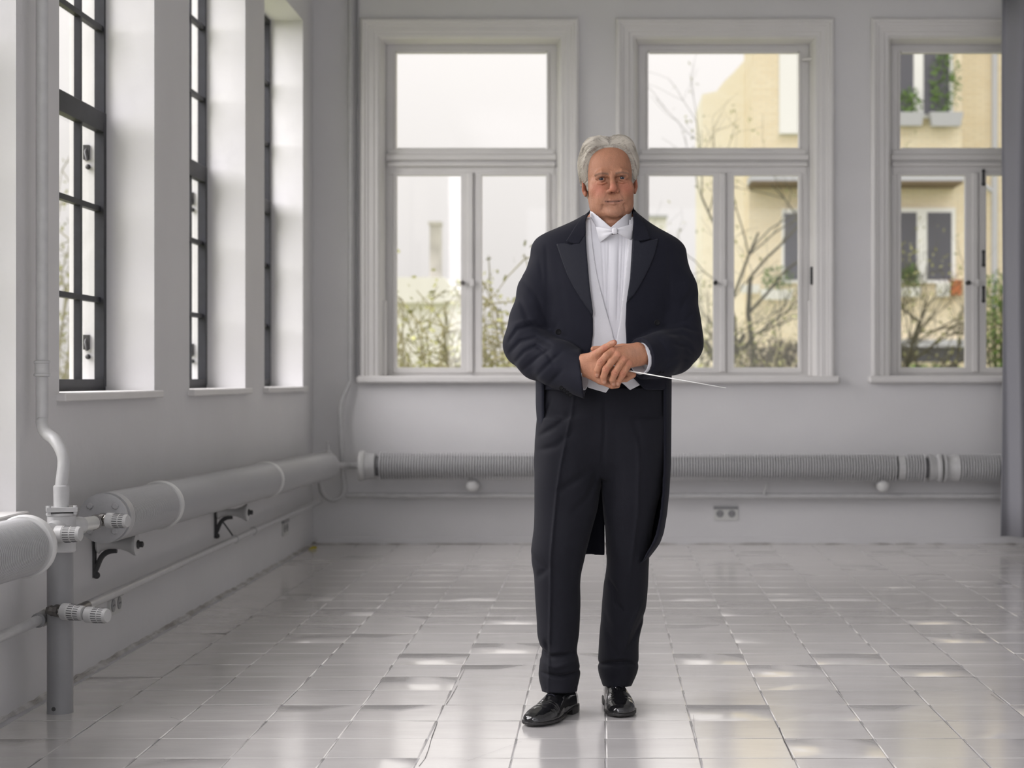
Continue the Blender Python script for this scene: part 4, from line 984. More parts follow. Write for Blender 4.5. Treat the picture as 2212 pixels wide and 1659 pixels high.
# his left hand (on the right), on top
tips = {}
HB2 = HB.clone()
HB2.chain([hp(1412, 771, 5.335), hp(1390, 765, 5.288)], [.030, .027], 0)
for m_, w_, r_ in (((1324, 758, 5.243), (1376, 753, 5.275), .0120), ((1335, 767, 5.235), (1381, 758, 5.272), .0125), ((1348, 777, 5.235), (1385, 767, 5.275), .0120), ((1359, 787, 5.241), (1385, 777, 5.282), .0115)):
    HB2.chain([hp(*w_), hp(*m_)], [.0185, r_], .010)
fing = [[(1324, 758, 5.242, .0120), (1310, 769, 5.230, .0106), (1298, 783, 5.224, .0106), (1291, 799, 5.234, .0094), (1290, 810, 5.243, .0084)],
        [(1335, 767, 5.234, .0120), (1321, 782, 5.222, .0104), (1309, 798, 5.218, .0105), (1304, 814, 5.228, .0094), (1305, 825, 5.238, .0084)],
        [(1348, 777, 5.233, .0117), (1337, 791, 5.222, .0100), (1328, 806, 5.219, .0102), (1323, 820, 5.228, .0092), (1325, 829, 5.237, .0082)],
        [(1359, 786, 5.238, .0112), (1351, 798, 5.228, .0095), (1345, 808, 5.226, .0095), (1338, 821, 5.234, .0085), (1335, 829, 5.241, .0076)]]
for ch in fing: HB2.chain([hp(*c[:3]) for c in ch], [c[3]*1.07 for c in ch], .0025)
HB2.chain([hp(1380, 752, 5.285), hp(1345, 752, 5.290), hp(1305, 754, 5.298), hp(1282, 754, 5.294)], [.016, .0135, .0105, .0088], .008)
# tendons and knuckles
for m_, w_ in (((1326, 759, 5.2305), (1372, 754, 5.256)), ((1338, 768, 5.223), (1378, 760, 5.254)), ((1350, 777, 5.223), (1380, 767, 5.257))):
    HB2.chain([hp(*m_), hp(*w_)], [.0020, .0012], .005)
HB2.chain([hp(1388, 748, 5.262), hp(1372, 764, 5.252), (hp(1362, 770, 5.245))], [.0012, .0015, .0012], .004)
for ch in fing:
    px, py, Y, r = ch[2]; dx, dy = ch[3][0]-ch[1][0], ch[3][1]-ch[1][1]; L = math.hypot(dx, dy); nx_, ny_ = -dy/L, dx/L
    for q in (-3, 0, 3): HB2.chain([hp(px+nx_*5+dx/L*q, py+ny_*5+dy/L*q, Y-r+.0022), hp(px+dx/L*q, py+dy/L*q, Y-r-.0002), hp(px-nx_*5+dx/L*q, py-ny_*5+dy/L*q, Y-r+.0022)], [.0005]*3, .0022, cut=True)
hands = []
tints = []
for HBf, which in ((HB, 0), (HB2, 1)):
    V, Q = HBf.mesh(); V = relax(V, Q, 1, .4); T = np.tile(SKIN*1.18, (len(V), 1))
    pts = [hp(*c[:3]) for ch in fing for c in (ch[2], ch[0])] if which else [hp(1306, 752, 5.24), hp(1302, 775, 5.25), hp(1305, 793, 5.245), hp(1327, 738, 5.24), hp(1283, 756, 5.26)]
    for p in pts: T = mixc(T, .65*blob(V, p, (.014, .02, .014)), RED*1.1)
    if which:
        for ch in fing:
            T = mixc(T, .45*blob(V, hp(*ch[4][:3]), (.011, .02, .011)), RED*1.15)
            px, py, Y, r = ch[4]; T = mixc(T, .7*np.clip(2.2*blob(V, hp(px, py-1, Y-r), (.0062, .006, .0085)), 0, 1), PALE)   # nails
        T = mixc(T, .5*blob(V, hp(1370, 760, 5.25), (.04, .04, .02)), np.array([.40, .23, .16]))
    else: T = mixc(T, .7*np.clip(2.2*blob(V, hp(1322, 739.5, 5.231), (.008, .006, .006)), 0, 1), PALE)
    hands.append((V, Q, T))

# ================================================================== trunk, arms and legs under the clothes (coarse)
def mx(px, Y=MY): return (px-PX)*Y/F
def mz(py, Y=MY): return CH+(PY-py)*Y/F
BF = Field((-.36, 5.22, .06), (.36, 5.68, 1.66), .010)
BF.ell((mx(1318), MY, mz(640)), (.16, .10, .28), .05); BF.ell((mx(1300), MY, mz(860)), (.15, .10, .14), .06)
BF.chain([(mx(1318), MY+.03, mz(600)), (mx(1321), MY+.045, mz(470))], [.08, .062], .05)
BF.chain([(mx(1200), MY, mz(560)), (mx(1145), 5.48, mz(745)), hp(1245, 787, 5.32)], [.055, .045, .030], .04)
BF.chain([(mx(1437), MY, mz(560)), (mx(1468), 5.48, mz(745)), hp(1408, 770, 5.33)], [.055, .045, .030], .04)
BF.chain([(mx(1235), MY, mz(900)), (mx(1205), 5.44, mz(1210)), (mx(1208, 5.41), 5.42, mz(1475, 5.42))], [.080, .046, .034], .04)
BF.chain([(mx(1370), MY, mz(900)), (mx(1356, 5.52), 5.52, mz(1210, 5.52)), (mx(1334, 5.57), 5.57, mz(1465, 5.57))], [.080, .046, .034], .04)
V, Q = BF.mesh()
pcs = [(V, Q, np.tile(SKIN, (len(V), 1))), head]+hands
VV = []; QQ = []; TT = []; o = 0
for V, Q, T in pcs: VV.append(V); QQ.append(Q+o); TT.append(T); o += len(V)
FOOT = np.array([mx(1290), 5.45, 0])
man = to_obj('person', np.concatenate(VV)-FOOT, np.concatenate(QQ), M['skin'], None, {'tint': np.concatenate(TT)})
man.location = FOOT
tag(man, 'standing grey-haired man in black tailcoat, white waistcoat and bow tie with folded hands', 'person')
def mobj(name, V, Q, m, par=None, it=1, attr=None):
    off = FOOT
    return to_obj(name, relax(V, Q, it, .5)-off, Q, m, par or man, attr)

# eyes
for s in (-1, 1):
    c = place(np.array([[s*.0335, -.0762, -.0012]]))[0]; R0 = .0121
    e = obj('eye', G().sphere(c, R0, 24, 16), mat('sclera', (.34, .30, .28), .25), man, 180)
    look = (Vector((0, 0, CH))-Vector(c)).normalized()
    obj('iris', G().lathe(Vector(c)+look*(R0*.86), look, [(0, .0064), (.0006, .0063), (.0017, .003), (.0019, .0005)], 20), mat('iris', (.022, .028, .04), .12), e, 180)
    obj('pupil', G().lathe(Vector(c)+look*(R0*.86+.0014), look, [(0, .0026), (.0010, .0024), (.0011, .0005)], 16), mat('pupil', (.004, .004, .004), .05), e, 180)

# hair: swept-back grey cap with strand relief, thinning out to the hairline
HF = Field((-.118, -.125, -.075), (.118, .135, .168), .0016)
base = loft(HF, head_tab(0), 2.25); base = np.maximum(base, HF.Z-.126)
z = HF.Z; x = HF.X; y = HF.Y
cap = HF.clone()
cap.ell((.001, .014, .043), (.0895, .110, .0955), 0); cap.ell((-.034, -.030, .092), (.048, .058, .043), .02); cap.ell((.038, -.030, .091), (.046, .056, .042), .02); cap.ell((0, .03, -.005), (.082, .085, .07), .03)
cap.ell((-.064, .0, .052), (.029, .06, .040), .015); cap.ell((.062, .0, .050), (.029, .06, .042), .015)
cap.chain([(.004, -.10, .135), (.006, .02, .150)], [.004, .006], .012, cut=True)
zz = np.clip(z, 0, 1)
e_ = ((np.abs(x-.0)/.0745)**2.6+(zz/(.1015+.004*np.sin(x*55+1)))**2.6)**(1/2.6)-1
ftop = (e_*.0745).astype(np.float32)
yl = np.interp(HF.ax[2], [-.08, -.03, -.01, .01, .03, .05, .075, .1, .12], [.02, -.008, -.018, -.028, -.038, -.046, -.055, -.07, -.08]).astype(np.float32)[None, None, :]
dist = np.where(y > yl, np.maximum(ftop, np.minimum(y-yl, .05)), np.where(z > .02, ftop, -.01))
dist = np.where(y < yl, np.minimum(dist, np.where(z > .03, 1, -.01)), dist)
dist = np.minimum(dist, np.where(y < .028, z+.030, z+.10)).astype(np.float32)
s_ = np.clip(dist/.030, 0, 1); s_ = 1-(1-s_)**2
ang = np.arctan2(x+.002, np.maximum(z, .001)+.02)
rd_ = np.clip(dist, 0, .09)
rid = (.0007*np.sin(780*rd_+5*ang+4*np.sin(3*ang))+.0018*np.sin(330*rd_-4*ang*np.sign(x)+1)+.0010*np.sin(9*ang+20*y))*np.clip(dist/.012, 0, 1)
hair = base*(1-s_)+cap.a*s_-rid*1.0+np.where(dist > 0, -.0022*np.clip(dist/.004, 0, 1)+.0008, .004)
earz = np.sqrt(((np.abs(x)-.092)/.022)**2+((y-.010)/.021)**2+((z+.014)/.028)**2)-1; hair = np.maximum(hair, -earz*.02)
hair = np.maximum(hair, -(z+.068))
HF.a = hair.astype(np.float32); V, Q = HF.mesh()
hm = mat('grey_hair', (.43, .395, .335), .45, spec=.35, col2=(.26, .235, .20), nscale=30, stretch=(3, 1.2, 3), bump=.5, bscale=90, detail=3)
M['hair'] = hm
hairo = mobj('hair', place(V), Q, hm, man, 0)
tag(hairo, 'swept-back grey hair')
g = G(); rnd = random.Random(3)
CN = np.array([0, .014, .03])
def cap_r(d_):
    d_ = d_/np.linalg.norm(d_); q = CN+d_*.05
    for t in np.arange(.055, .135, .0008):
        q = CN+d_*t; i = np.round((q-HF.lo)/HF.h).astype(int)
        if (i < 0).any() or (i >= HF.n).any() or HF.a[tuple(i)] > 0: return q
    return q
for k in range(1900):
    a0 = rnd.uniform(-1.5, 1.5); front = rnd.random() < .6
    off = rnd.uniform(0, .010) if front else rnd.uniform(.006, .07); pts = []
    sd_ = 1 if a0 > .06 else -1; a0 = abs(a0)**1.15*sd_; sweep = rnd.uniform(.25, .5)*sd_
    L = rnd.uniform(.015, .035)
    for j in range(7):
        t = j/6; s2 = off+L*t; a1 = max(-1.55, min(1.55, a0+sweep*t))
        hx_, hz_ = .0745*math.sin(a1), .1015*max(math.cos(a1), 0)**.85; yh = float(np.interp(hz_, [0, .03, .06, .085, .1015], [-.024, -.038, -.052, -.068, -.074]))
        u = 1+1.1*min(s2, .035)+.5*max(0, s2-.035)
        q = np.array([hx_*(u+2.2*min(s2, .05)), yh+s2*1.15, hz_*(1+3.0*min(s2, .04)*math.cos(a1))+.010*math.cos(a1)-s2*.15-.03*s2*abs(a1)])
        q = cap_r(q-CN)
        q = q+(q-CN)*(.003+.003*rnd.random()*(t > .8)+.006*math.sin(math.pi*t))
        pts.append(q)
    W_ = place(np.array(pts)); g.tube([tuple(p) for p in W_], [.0003, .0005, .0006, .0006, .0005, .0004, .00012], 4, False)
hs_ = obj('hair_strands', g, mat('silver_strand', (.50, .46, .39), .42), hairo, 180); tag(hs_, kind='stuff')

# ================================================================== tailcoat
CF = Field((-.37, 5.14, .70), (.35, 5.70, 1.60), .0036)
def row(py, xl, xr, yf, yb): return (mz(py), mx(xl), mx(xr), MY-yf, MY+yb)
torso = [row(452, 1277, 1368, .075, .115), row(460, 1268, 1378, .085, .12), row(472, 1249, 1392, .09, .12), row(485, 1222, 1410, .095, .12), row(498, 1190, 1432, .10, .12), row(510, 1162, 1456, .11, .12), row(522, 1153, 1470, .118, .12), row(536, 1147, 1480, .122, .12),
         row(560, 1160, 1474, .135, .125), row(610, 1168, 1466, .145, .125), row(660, 1176, 1458, .147, .12), row(710, 1180, 1452, .145, .115), row(760, 1180, 1448, .143, .115), row(810, 1174, 1446, .142, .12), row(850, 1168, 1446, .140, .125), row(900, 1164, 1446, .135, .13)]
T0 = loft(CF, torso, 2.35)
CF.a = T0.copy(); CF.a = np.maximum(CF.a, (mz(842)-CF.Z)).astype(np.float32)         # waist edge
# sleeves
SL = CF.clone()
SL.chain([(mx(1195), MY, mz(564)), (mx(1174), MY-.005, mz(630)), (mx(1155), 5.485, mz(690)), (mx(1143), 5.465, mz(742)), (mx(1166, 5.42), 5.42, mz(768, 5.42)), P(1205, 787, 5.365), P(1290, 822, 5.285)], [.071, .0775, .075, .077, .074, .0705, .0655], 0, .02)
L1 = SL.a.copy()
nrm = np.array([.965, -.06, .10]); nrm /= np.linalg.norm(nrm); c0 = np.array(P(1258, 808, 5.30))
L1 = np.maximum(L1, ((CF.X-c0[0])*nrm[0]+(CF.Y-c0[1])*nrm[1]+(CF.Z-c0[2])*nrm[2]).astype(np.float32))
SL.a[:] = 1
SL.chain([(mx(1433), MY, mz(562)), (mx(1452), MY-.005, mz(630)), (mx(1458), 5.485, mz(695)), (mx(1463), 5.465, mz(738)), (mx(1452, 5.42), 5.42, mz(757, 5.42)), P(1425, 767, 5.355), P(1350, 781, 5.255)], [.071, .0770, .0765, .079, .074, .068, .060], 0, .02)
L2 = SL.a.copy()
nr2 = np.array([-.80, -.58, -.10]); nr2 /= np.linalg.norm(nr2); c2 = np.array(P(1391, 778, 5.292))
L2 = np.maximum(L2, ((CF.X-c2[0])*nr2[0]+(CF.Y-c2[1])*nr2[1]+(CF.Z-c2[2])*nr2[2]).astype(np.float32))
def c_(a, pts, amp, w_, Y=5.37, ymax=5.5): crease(CF, a, [XZ(x_, y_, Y) for x_, y_ in pts], amp, w_, ymax)
# sleeve folds
for pts, amp, w_ in (([(1100, 738), (1118, 712), (1150, 704), (1182, 712)], .007, .008), ([(1102, 762), (1125, 738), (1158, 730), (1192, 745)], .006, .008), ([(1112, 785), (1135, 760), (1160, 748), (1185, 765), (1200, 790)], .006, .008),
                     ([(1130, 800), (1165, 772), (1190, 756)], .005, .007), ([(1160, 815), (1195, 780), (1215, 762)], .005, .008), ([(1185, 833), (1218, 800)], .004, .008), ([(1125, 600), (1160, 640), (1178, 690)], .004, .011), ([(1120, 640), (1140, 690), (1172, 712)], .004, .010), ([(1110, 700), (1130, 694), (1160, 690)], -.004, .008), ([(1165, 560), (1172, 610)], .003, .008)):
    c_(L1, pts, amp*1.15, w_*.8, 5.42)
for pts, amp, w_ in (([(1440, 712), (1475, 706), (1508, 716)], .006, .008), ([(1428, 726), (1470, 722), (1510, 740)], .004, .009), ([(1450, 745), (1485, 752), (1505, 770)], .005, .008), ([(1430, 790), (1465, 775), (1490, 778)], .004, .009), ([(1505, 620), (1480, 650), (1462, 700)], .004, .011), ([(1500, 670), (1482, 690), (1455, 700)], .004, .009), ([(1420, 735), (1440, 770)], .003, .009)):
    c_(L2, pts, amp*1.15, w_*.8, 5.42)
nz = lambda A, f, s_: (A*(np.sin(f*CF.X+s_+1.3*np.sin(f*.7*CF.Z))*np.sin(f*.8*CF.Z+2*s_)+.5*np.sin(f*1.9*CF.Y+f*1.3*CF.Z+s_))).astype(np.float32)
L1 += nz(.0014, 38, 1); L2 += nz(.0014, 38, 2)
coat = CF.a
# armhole seams: slight valleys between trunk and sleeve
def smn(a, b_, k): h = np.maximum(k-np.abs(a-b_), 0)/k; return np.minimum(a, b_)-h*h*k*.25
for pts, amp, w_ in (([(1178, 530), (1181, 600), (1178, 680), (1182, 720)], .003, .006), ([(1446, 530), (1448, 600), (1452, 690)], .003, .006), ([(1205, 690), (1195, 720), (1225, 745)], .003, .009), ([(1200, 560), (1225, 700)], .0015, .012)): c_(coat, pts, amp, w_)
arms = np.minimum(L1, L2)
full = smn(coat, arms, .020)
# open front
open_px = [(1262, 440), (1264, 478), (1267, 540), (1274, 620), (1281, 690), (1281, 722), (1277, 752), (1268, 775), (1266, 845), (1262, 930), (1400, 930), (1396, 845), (1352, 800), (1353, 735), (1351, 700), (1353, 655), (1361, 600), (1366, 520), (1369, 470), (1372, 440)]
OP = poly2(CF, [XZ(a, b_, 5.365) for a, b_ in open_px])
front = np.maximum(np.maximum(OP, CF.Y-5.52), -(T0+.034))
onlyt = np.where(arms < .004, 9.0, -9.0).astype(np.float32)
full = np.maximum(full, -np.maximum(front, 0*front+onlyt.clip(-9, 9)*0+np.where(arms < .0, 1, -9)))
# hollow neck
ncx, ncy = mx(1320), MY+.03
nq = (np.sqrt(((CF.X-ncx)/.066)**2+((CF.Y-ncy)/.078)**2)-1)*.066
full = np.maximum(full, -np.maximum(nq, mz(500)-CF.Z))
# sleeve mouths
for cc, nn_, r_, ax_ in ((c0, nrm, .050, P(1205, 787, 5.365)), (c2, nr2, .049, P(1425, 767, 5.355))):
    a = np.array(P(1290, 822, 5.285)) if cc is c0 else np.array(P(1350, 781, 5.255)); b_ = np.array(ax_); ab = b_-a; L = ab@ab
    t = ((CF.X-a[0])*ab[0]+(CF.Y-a[1])*ab[1]+(CF.Z-a[2])*ab[2])/L
    dd = np.sqrt((CF.X-a[0]-t*ab[0])**2+(CF.Y-a[1]-t*ab[1])**2+(CF.Z-a[2]-t*ab[2])**2)-r_
    dep = -((CF.X-cc[0])*nn_[0]+(CF.Y-cc[1])*nn_[1]+(CF.Z-cc[2])*nn_[2])-.06
    full = np.maximum(full, -np.maximum(dd, dep))
# the tails: thin panel round the back, hem with a centre vent
CF.a = full.astype(np.float32)
V, Q = CF.mesh()
coato = mobj('tailcoat', V, Q, M['suit'], man, 1)
tag(coato, 'black tailcoat')
TF = Field((-.26, 5.30, .42), (.26, 5.74, 1.10), .004)
cx_ = mx(1304); aa = mx(1448)-cx_
hz = TF.ax[2]; flare = (np.interp(-hz, [-mz(v_) for v_ in (812, 1000, 1060, 1110, 1150, 1172, 1190, 1203, 1212)], [(mx(v_)-cx_)/aa for v_ in (1448, 1447, 1443, 1437, 1429, 1421, 1411, 1403, 1392)])).astype(np.float32)[None, None, :]
xa = (TF.X-cx_)/(aa*flare); yb_ = (TF.Y-5.50)/.165
q = np.sqrt(xa**2+yb_**2)
sh = np.abs((q-1)*.165+.004*np.sin(TF.X*60)*np.clip((1.0-TF.Z)*2, 0, 1))-.0035
tp = poly2(TF, [XZ(a, b_, 5.5) for a, b_ in ((1150, 790), (1160, 905), (1166, 940), (1176, 1000), (1190, 1100), (1212, 1195), (1232, 1206), (1309, 1212), (1396, 1214), (1470, 1212), (1470, 880), (1470, 790))])
tail = np.maximum(np.maximum(sh, tp), 5.425-TF.Y)
ven = np.maximum(np.abs(TF.X-mx(1308))-.0015, 5.6-TF.Y); tail = np.maximum(tail, -ven)
TF.a = tail.astype(np.float32); V, Q = TF.mesh()
mobj('coat_tails', V, Q, M['suit'], coato, 2)
tag(coato.children[0] if coato.children else coato, 'black tails hanging behind the legs')
# lapels lying on the chest
def layer(name, pts, lo, hi, m, par, Yp=5.365, ymax=5.52, extra=None, it=1, k=0, F_=CF, T_=None, arr=None, label=None):
    T_ = T0 if T_ is None else T_
    pp = poly2(F_, [XZ(a, b_, Yp) for a, b_ in pts]); c = (lo+hi)/2; h_ = (hi-lo)/2
    d_ = np.maximum(np.maximum(np.abs(T_-c)-h_, pp), F_.Y-ymax)
    if arr is not None: d_ = arr(d_, pp)
    F_.a = d_.astype(np.float32)
    I = np.argwhere(F_.a < .01)
    V, Q = F_.mesh(); o = mobj(name, V, Q, m, par, it)
    if label: tag(o, label)
    return o
Tsave = T0
FF = Field((mx(1195), 5.30, mz(860)), (mx(1445), 5.53, mz(440)), .0026)
T1 = loft(FF, torso, 2.35)
def L_(name, pts, lo, hi, m, par, **k): return layer(name, pts, lo, hi, m, par, F_=FF, T_=T1, **k)
roll = lambda d_, pp: d_
lapL = [(1236, 528), (1222, 524), (1201, 525), (1212, 558), (1226, 595), (1240, 622), (1256, 648), (1281, 684), (1281, 672), (1274, 620), (1267, 540), (1265, 505)]
lapR = [(1385, 524), (1403, 518), (1423, 513), (1416, 545), (1404, 575), (1392, 600), (1374, 632), (1353, 656), (1354, 645), (1361, 600), (1366, 540), (1368, 500)]
L_('lapel', lapL, -.001, .0065, M['lapel'], coato); L_('lapel', lapR, -.001, .0065, M['lapel'], coato)
colL = [(1272, 453), (1262, 462), (1252, 474), (1240, 492), (1230, 510), (1222, 522), (1237, 527), (1252, 528), (1266, 505), (1265, 478)]
colR = [(1368, 453), (1378, 460), (1388, 474), (1396, 492), (1402, 508), (1405, 517), (1385, 522), (1368, 520), (1368, 480)]
L_('collar', colL, -.001, .0085, M['suit'], coato, Yp=5.40); L_('collar', colR, -.001, .0085, M['suit'], coato, Yp=5.40)
# waistcoat and shirt
wl = [(1255, 470), (1275, 470), (1279, 520), (1284, 560), (1291, 600), (1301, 640), (1312, 680), (1322, 712), (1327, 735), (1331, 735), (1338, 700), (1345, 640), (1351, 580), (1357, 524), (1360, 470), (1380, 470), (1384, 600), (1370, 740), (1402, 822), (1361, 843), (1346, 829), (1328, 822), (1309, 849), (1269, 837), (1255, 740)]
def wc(d_, pp):
    crease(FF, d_, [XZ(x_, y_, 5.37) for x_, y_ in ((1300, 600), (1322, 690), (1330, 735))], -.002, .006)
    return d_
L_('waistcoat', wl, -.021, -.013, M['pique'], man, ymax=5.50, label='white waistcoat')
def pleats(d_, pp):
    for x0, x1, am in ((1316, 1312, .004), (1338, 1333, .004), (1346, 1338, .0035), (1352, 1342, .0035), (1299, 1308, .0035), (1308, 1312, .002)):
        crease(FF, d_, [XZ(x0, 505, 5.37), XZ(x1, 690, 5.37)], am, .0028)
    crease(FF, d_, [XZ(1327, 515, 5.37), XZ(1324, 720, 5.37)], -.0035, .010)
    return d_
sh_px = [(1262, 462), (1275, 462), (1290, 490), (1327, 505), (1358, 490), (1366, 462), (1374, 462), (1376, 745), (1262, 745)]
shirto = L_('shirt', sh_px, -.034, -.020, M['shirt'], man, ymax=5.50, arr=pleats, label='white pleated dress shirt')
# shirt cuffs
def cuff(cc, nn_, ax0, ax1, r, t0, t1):
    a = Vector(cc); d_ = Vector(nn_); A = Vector(ax0); B = Vector(ax1); ax_ = (A-B).normalized()
    # point on the forearm axis at the sleeve mouth
    den = ax_.dot(d_); c = A+ax_*((a-A).dot(d_)/den)
    d2 = (ax_*.35+d_*.65).normalized()
    return G().lathe(c, d2, [(t0, r-.001), (t1, r), (t1+.0012, r-.0008), (t1+.0010, r-.0026), (t0, r-.004)], 48)
obj('shirt_cuff', cuff(c0, nrm, P(1290, 822, 5.285), P(1205, 787, 5.365), .0475, -.03, .008), M['shirt'], shirto, 60)
obj('shirt_cuff', cuff(c2, nr2, P(1350, 781, 5.255), P(1425, 767, 5.355), .0485, -.03, .010), M['shirt'], shirto, 60)
# wing collar round the neck
NF = Field((mx(1262), 5.36, mz(512)), (mx(1376), 5.62, mz(448)), .0016)
nx0 = mx(1319.5); an = .0650
zt_ = NF.Z; sl_ = np.clip((5.52-NF.Y)/.12, -1, 1.1)
ncy2 = 5.482-.10*(mz(475)-NF.Z)
qn = np.sqrt(((NF.X-nx0)/an)**2+((NF.Y-ncy2)/.070)**2); shn = np.abs((qn-1)*an)-.0013
topz = mz(457)-.058*np.clip(1-np.abs(NF.X-nx0)/.064, 0, 1)*(NF.Y < 5.50)
coll = np.maximum(np.maximum(shn, NF.Z-topz), mz(508)-NF.Z)
NF.a = coll.astype(np.float32); V, Q = NF.mesh(); wco = mobj('wing_collar', V, Q, M['shirt'], shirto, 1)
# bow tie
def bow():
    g = G(); Y0 = 5.375
    def wing(pts_out, s):
        n = 9; v = []; f = []
        (x0, y0), (x1, y1), (x2, y2), (x3, y3) = pts_out      # knot top, outer top, outer bottom, knot bottom
        for layer_ in (0, 1):
            for i in range(n+1):
                t = i/n
                for j in range(n+1):
                    u = j/n; px = (x0*(1-t)+x1*t)*(1-u)+(x3*(1-t)+x2*t)*u; py = (y0*(1-t)+y1*t)*(1-u)+(y3*(1-t)+y2*t)*u
                    fold = .006*math.exp(-((u-.5)/.16)**2)*(1-t)**.7
                    th_ = .0085*math.sin(math.pi*min(max(u, .02), .98))**.5*(.55+.45*t)
                    curve = .030*t*t
                    y = Y0+curve+(fold-th_ if layer_ == 0 else th_)
                    X_, _, Z_ = P(px, py, Y0); v.append((X_, y, Z_))
        N = n+1
        for L in (0, 1):
            for i in range(n):
                for j in range(n):
                    a = L*N*N+i*N+j; q = (a, a+1, a+N+1, a+N); f.append(q if (L == 0) == (s > 0) else q[::-1])
        for i in range(n):
            for (a, b_) in ((i, i+1),):
                for j in (0, n): f.append((a*N+j, b_*N+j, N*N+b_*N+j, N*N+a*N+j))
        for j in range(n):
            for i in (0, n): f.append((i*N+j, i*N+j+1, N*N+i*N+j+1, N*N+i*N+j))
        g.add(v, f)
    wing([(1323, 496), (1287, 488), (1295, 523), (1323, 504)], -1); wing([(1332, 494), (1367, 482), (1366, 519), (1333, 503)], 1)
    return g
bt = obj('bow_tie', bow(), M['pique'], man, 60); tag(bt, 'white bow tie')
g = G(); kx = P(1328, 499, 5.37); g.box(kx[0]-.0085, kx[0]+.0085, kx[1]-.008, kx[1]+.006, kx[2]-.0105, kx[2]+.0105, .004); kn = obj('knot', g, M['pique'], bt, 60); bm_ = kn.modifiers.new('round', 'BEVEL'); bm_.width = .002; bm_.segments = 2
# buttons
def button(px, py, Y, r=.0095, m='button'): return obj('button', G().lathe(P(px, py, Y), (0, -1, 0), [(-.004, r*.8), (0, r), (.002, r), (.003, r*.8), (.002, r*.6)], 16), M[m], coato, 30)
button(1206, 717, 5.352); button(1420, 697, 5.352)
for k in range(4): button(1212+k*6.5, 838+k*5.2, 5.243+k*.002, .0068)
for k in range(3): button(1424+k*7, 803-k*1.5, 5.288+k*.01, .0065)
# ================================================================== trousers
YL = lambda py: float(np.interp(py, [850, 1100, 1250, 1500], [5.50, 5.47, 5.44, 5.41])); YR = lambda py: float(np.interp(py, [850, 1100, 1250, 1500], [5.50, 5.50, 5.53, 5.565]))
PF = Field((mx(1130), 5.28, .045), (mx(1455), 5.70, 1.07), .0036)
def leg(rows, YFn, nexp=2.2):
    tab = []
    for py, xl, xr, df, db in rows:
        Y = YFn(py); tab.append((CH+(PY-py)*Y/F, (xl-PX)*Y/F, (xr-PX)*Y/F, Y-df, Y+db))
    return loft(PF, tab, nexp), tab
A_, _ = leg([(900, 1166, 1312, .115, .12), (950, 1159, 1308, .115, .12), (1000, 1157, 1303, .108, .11), (1060, 1154, 1297, .100, .10), (1100, 1154, 1290, .095, .095), (1140, 1154, 1280, .092, .09), (1175, 1149, 1271, .092, .085), (1192, 1146, 1266, .092, .082), (1215, 1148, 1261, .090, .08), (1240, 1153, 1255, .085, .08), (1262, 1155, 1253, .082, .08), (1300, 1157, 1254, .078, .082), (1340, 1159, 1253, .078, .082), (1372, 1160, 1251, .078, .082), (1392, 1166, 1247, .076, .08), (1408, 1172, 1245, .078, .08), (1425, 1168, 1249, .085, .08), (1442, 1164, 1254, .088, .08), (1458, 1163, 1254, .084, .078), (1475, 1166, 1250, .086, .075), (1490, 1171, 1247, .092, .072), (1500, 1173, 1247, .096, .07)], YL)
B_, _ = leg([(900, 1298, 1440, .115, .12), (950, 1298, 1440, .115, .12), (1000, 1300, 1437, .108, .11), (1060, 1303, 1428, .100, .10), (1100, 1305, 1418, .095, .095), (1140, 1307, 1410, .092, .09), (1190, 1309, 1403, .090, .085), (1212, 1311, 1402, .088, .082), (1235, 1309, 1401, .085, .08), (1262, 1304, 1400, .082, .08), (1300, 1300, 1397, .078, .082), (1340, 1298, 1391, .078, .082), (1362, 1296, 1384, .078, .082), (1385, 1294, 1380, .078, .08), (1425, 1291, 1380, .082, .08), (1445, 1291, 1379, .082, .08), (1460, 1295, 1373, .08, .078), (1472, 1300, 1367, .086, .072), (1480, 1303, 1362, .09, .07)], YR)
hip = [(mz(835), mx(1176), mx(1440), MY-.122, MY+.11), (mz(860), mx(1170), mx(1442), MY-.125, MY+.12), (mz(900), mx(1163), mx(1443), MY-.122, MY+.13), (mz(950), mx(1159), mx(1441), MY-.118, MY+.13), (mz(1000), mx(1158), mx(1436), MY-.10, MY+.12), (mz(1040), mx(1175), mx(1420), MY-.06, MY+.08)]
Hp = loft(PF, hip, 2.5); Hp = np.maximum(Hp, np.maximum(mz(1030)-PF.Z, PF.Z-mz(838)))
A_ = np.maximum(A_, PF.Z-mz(905)); B_ = np.maximum(B_, PF.Z-mz(905))
hemL = CH+(PY-1495)*5.40/F; hemR = CH+(PY-1480)*5.56/F
A_ = np.maximum(A_, hemL-PF.Z-.10*(PF.Y-5.42)); B_ = np.maximum(B_, hemR-PF.Z-.10*(PF.Y-5.56))
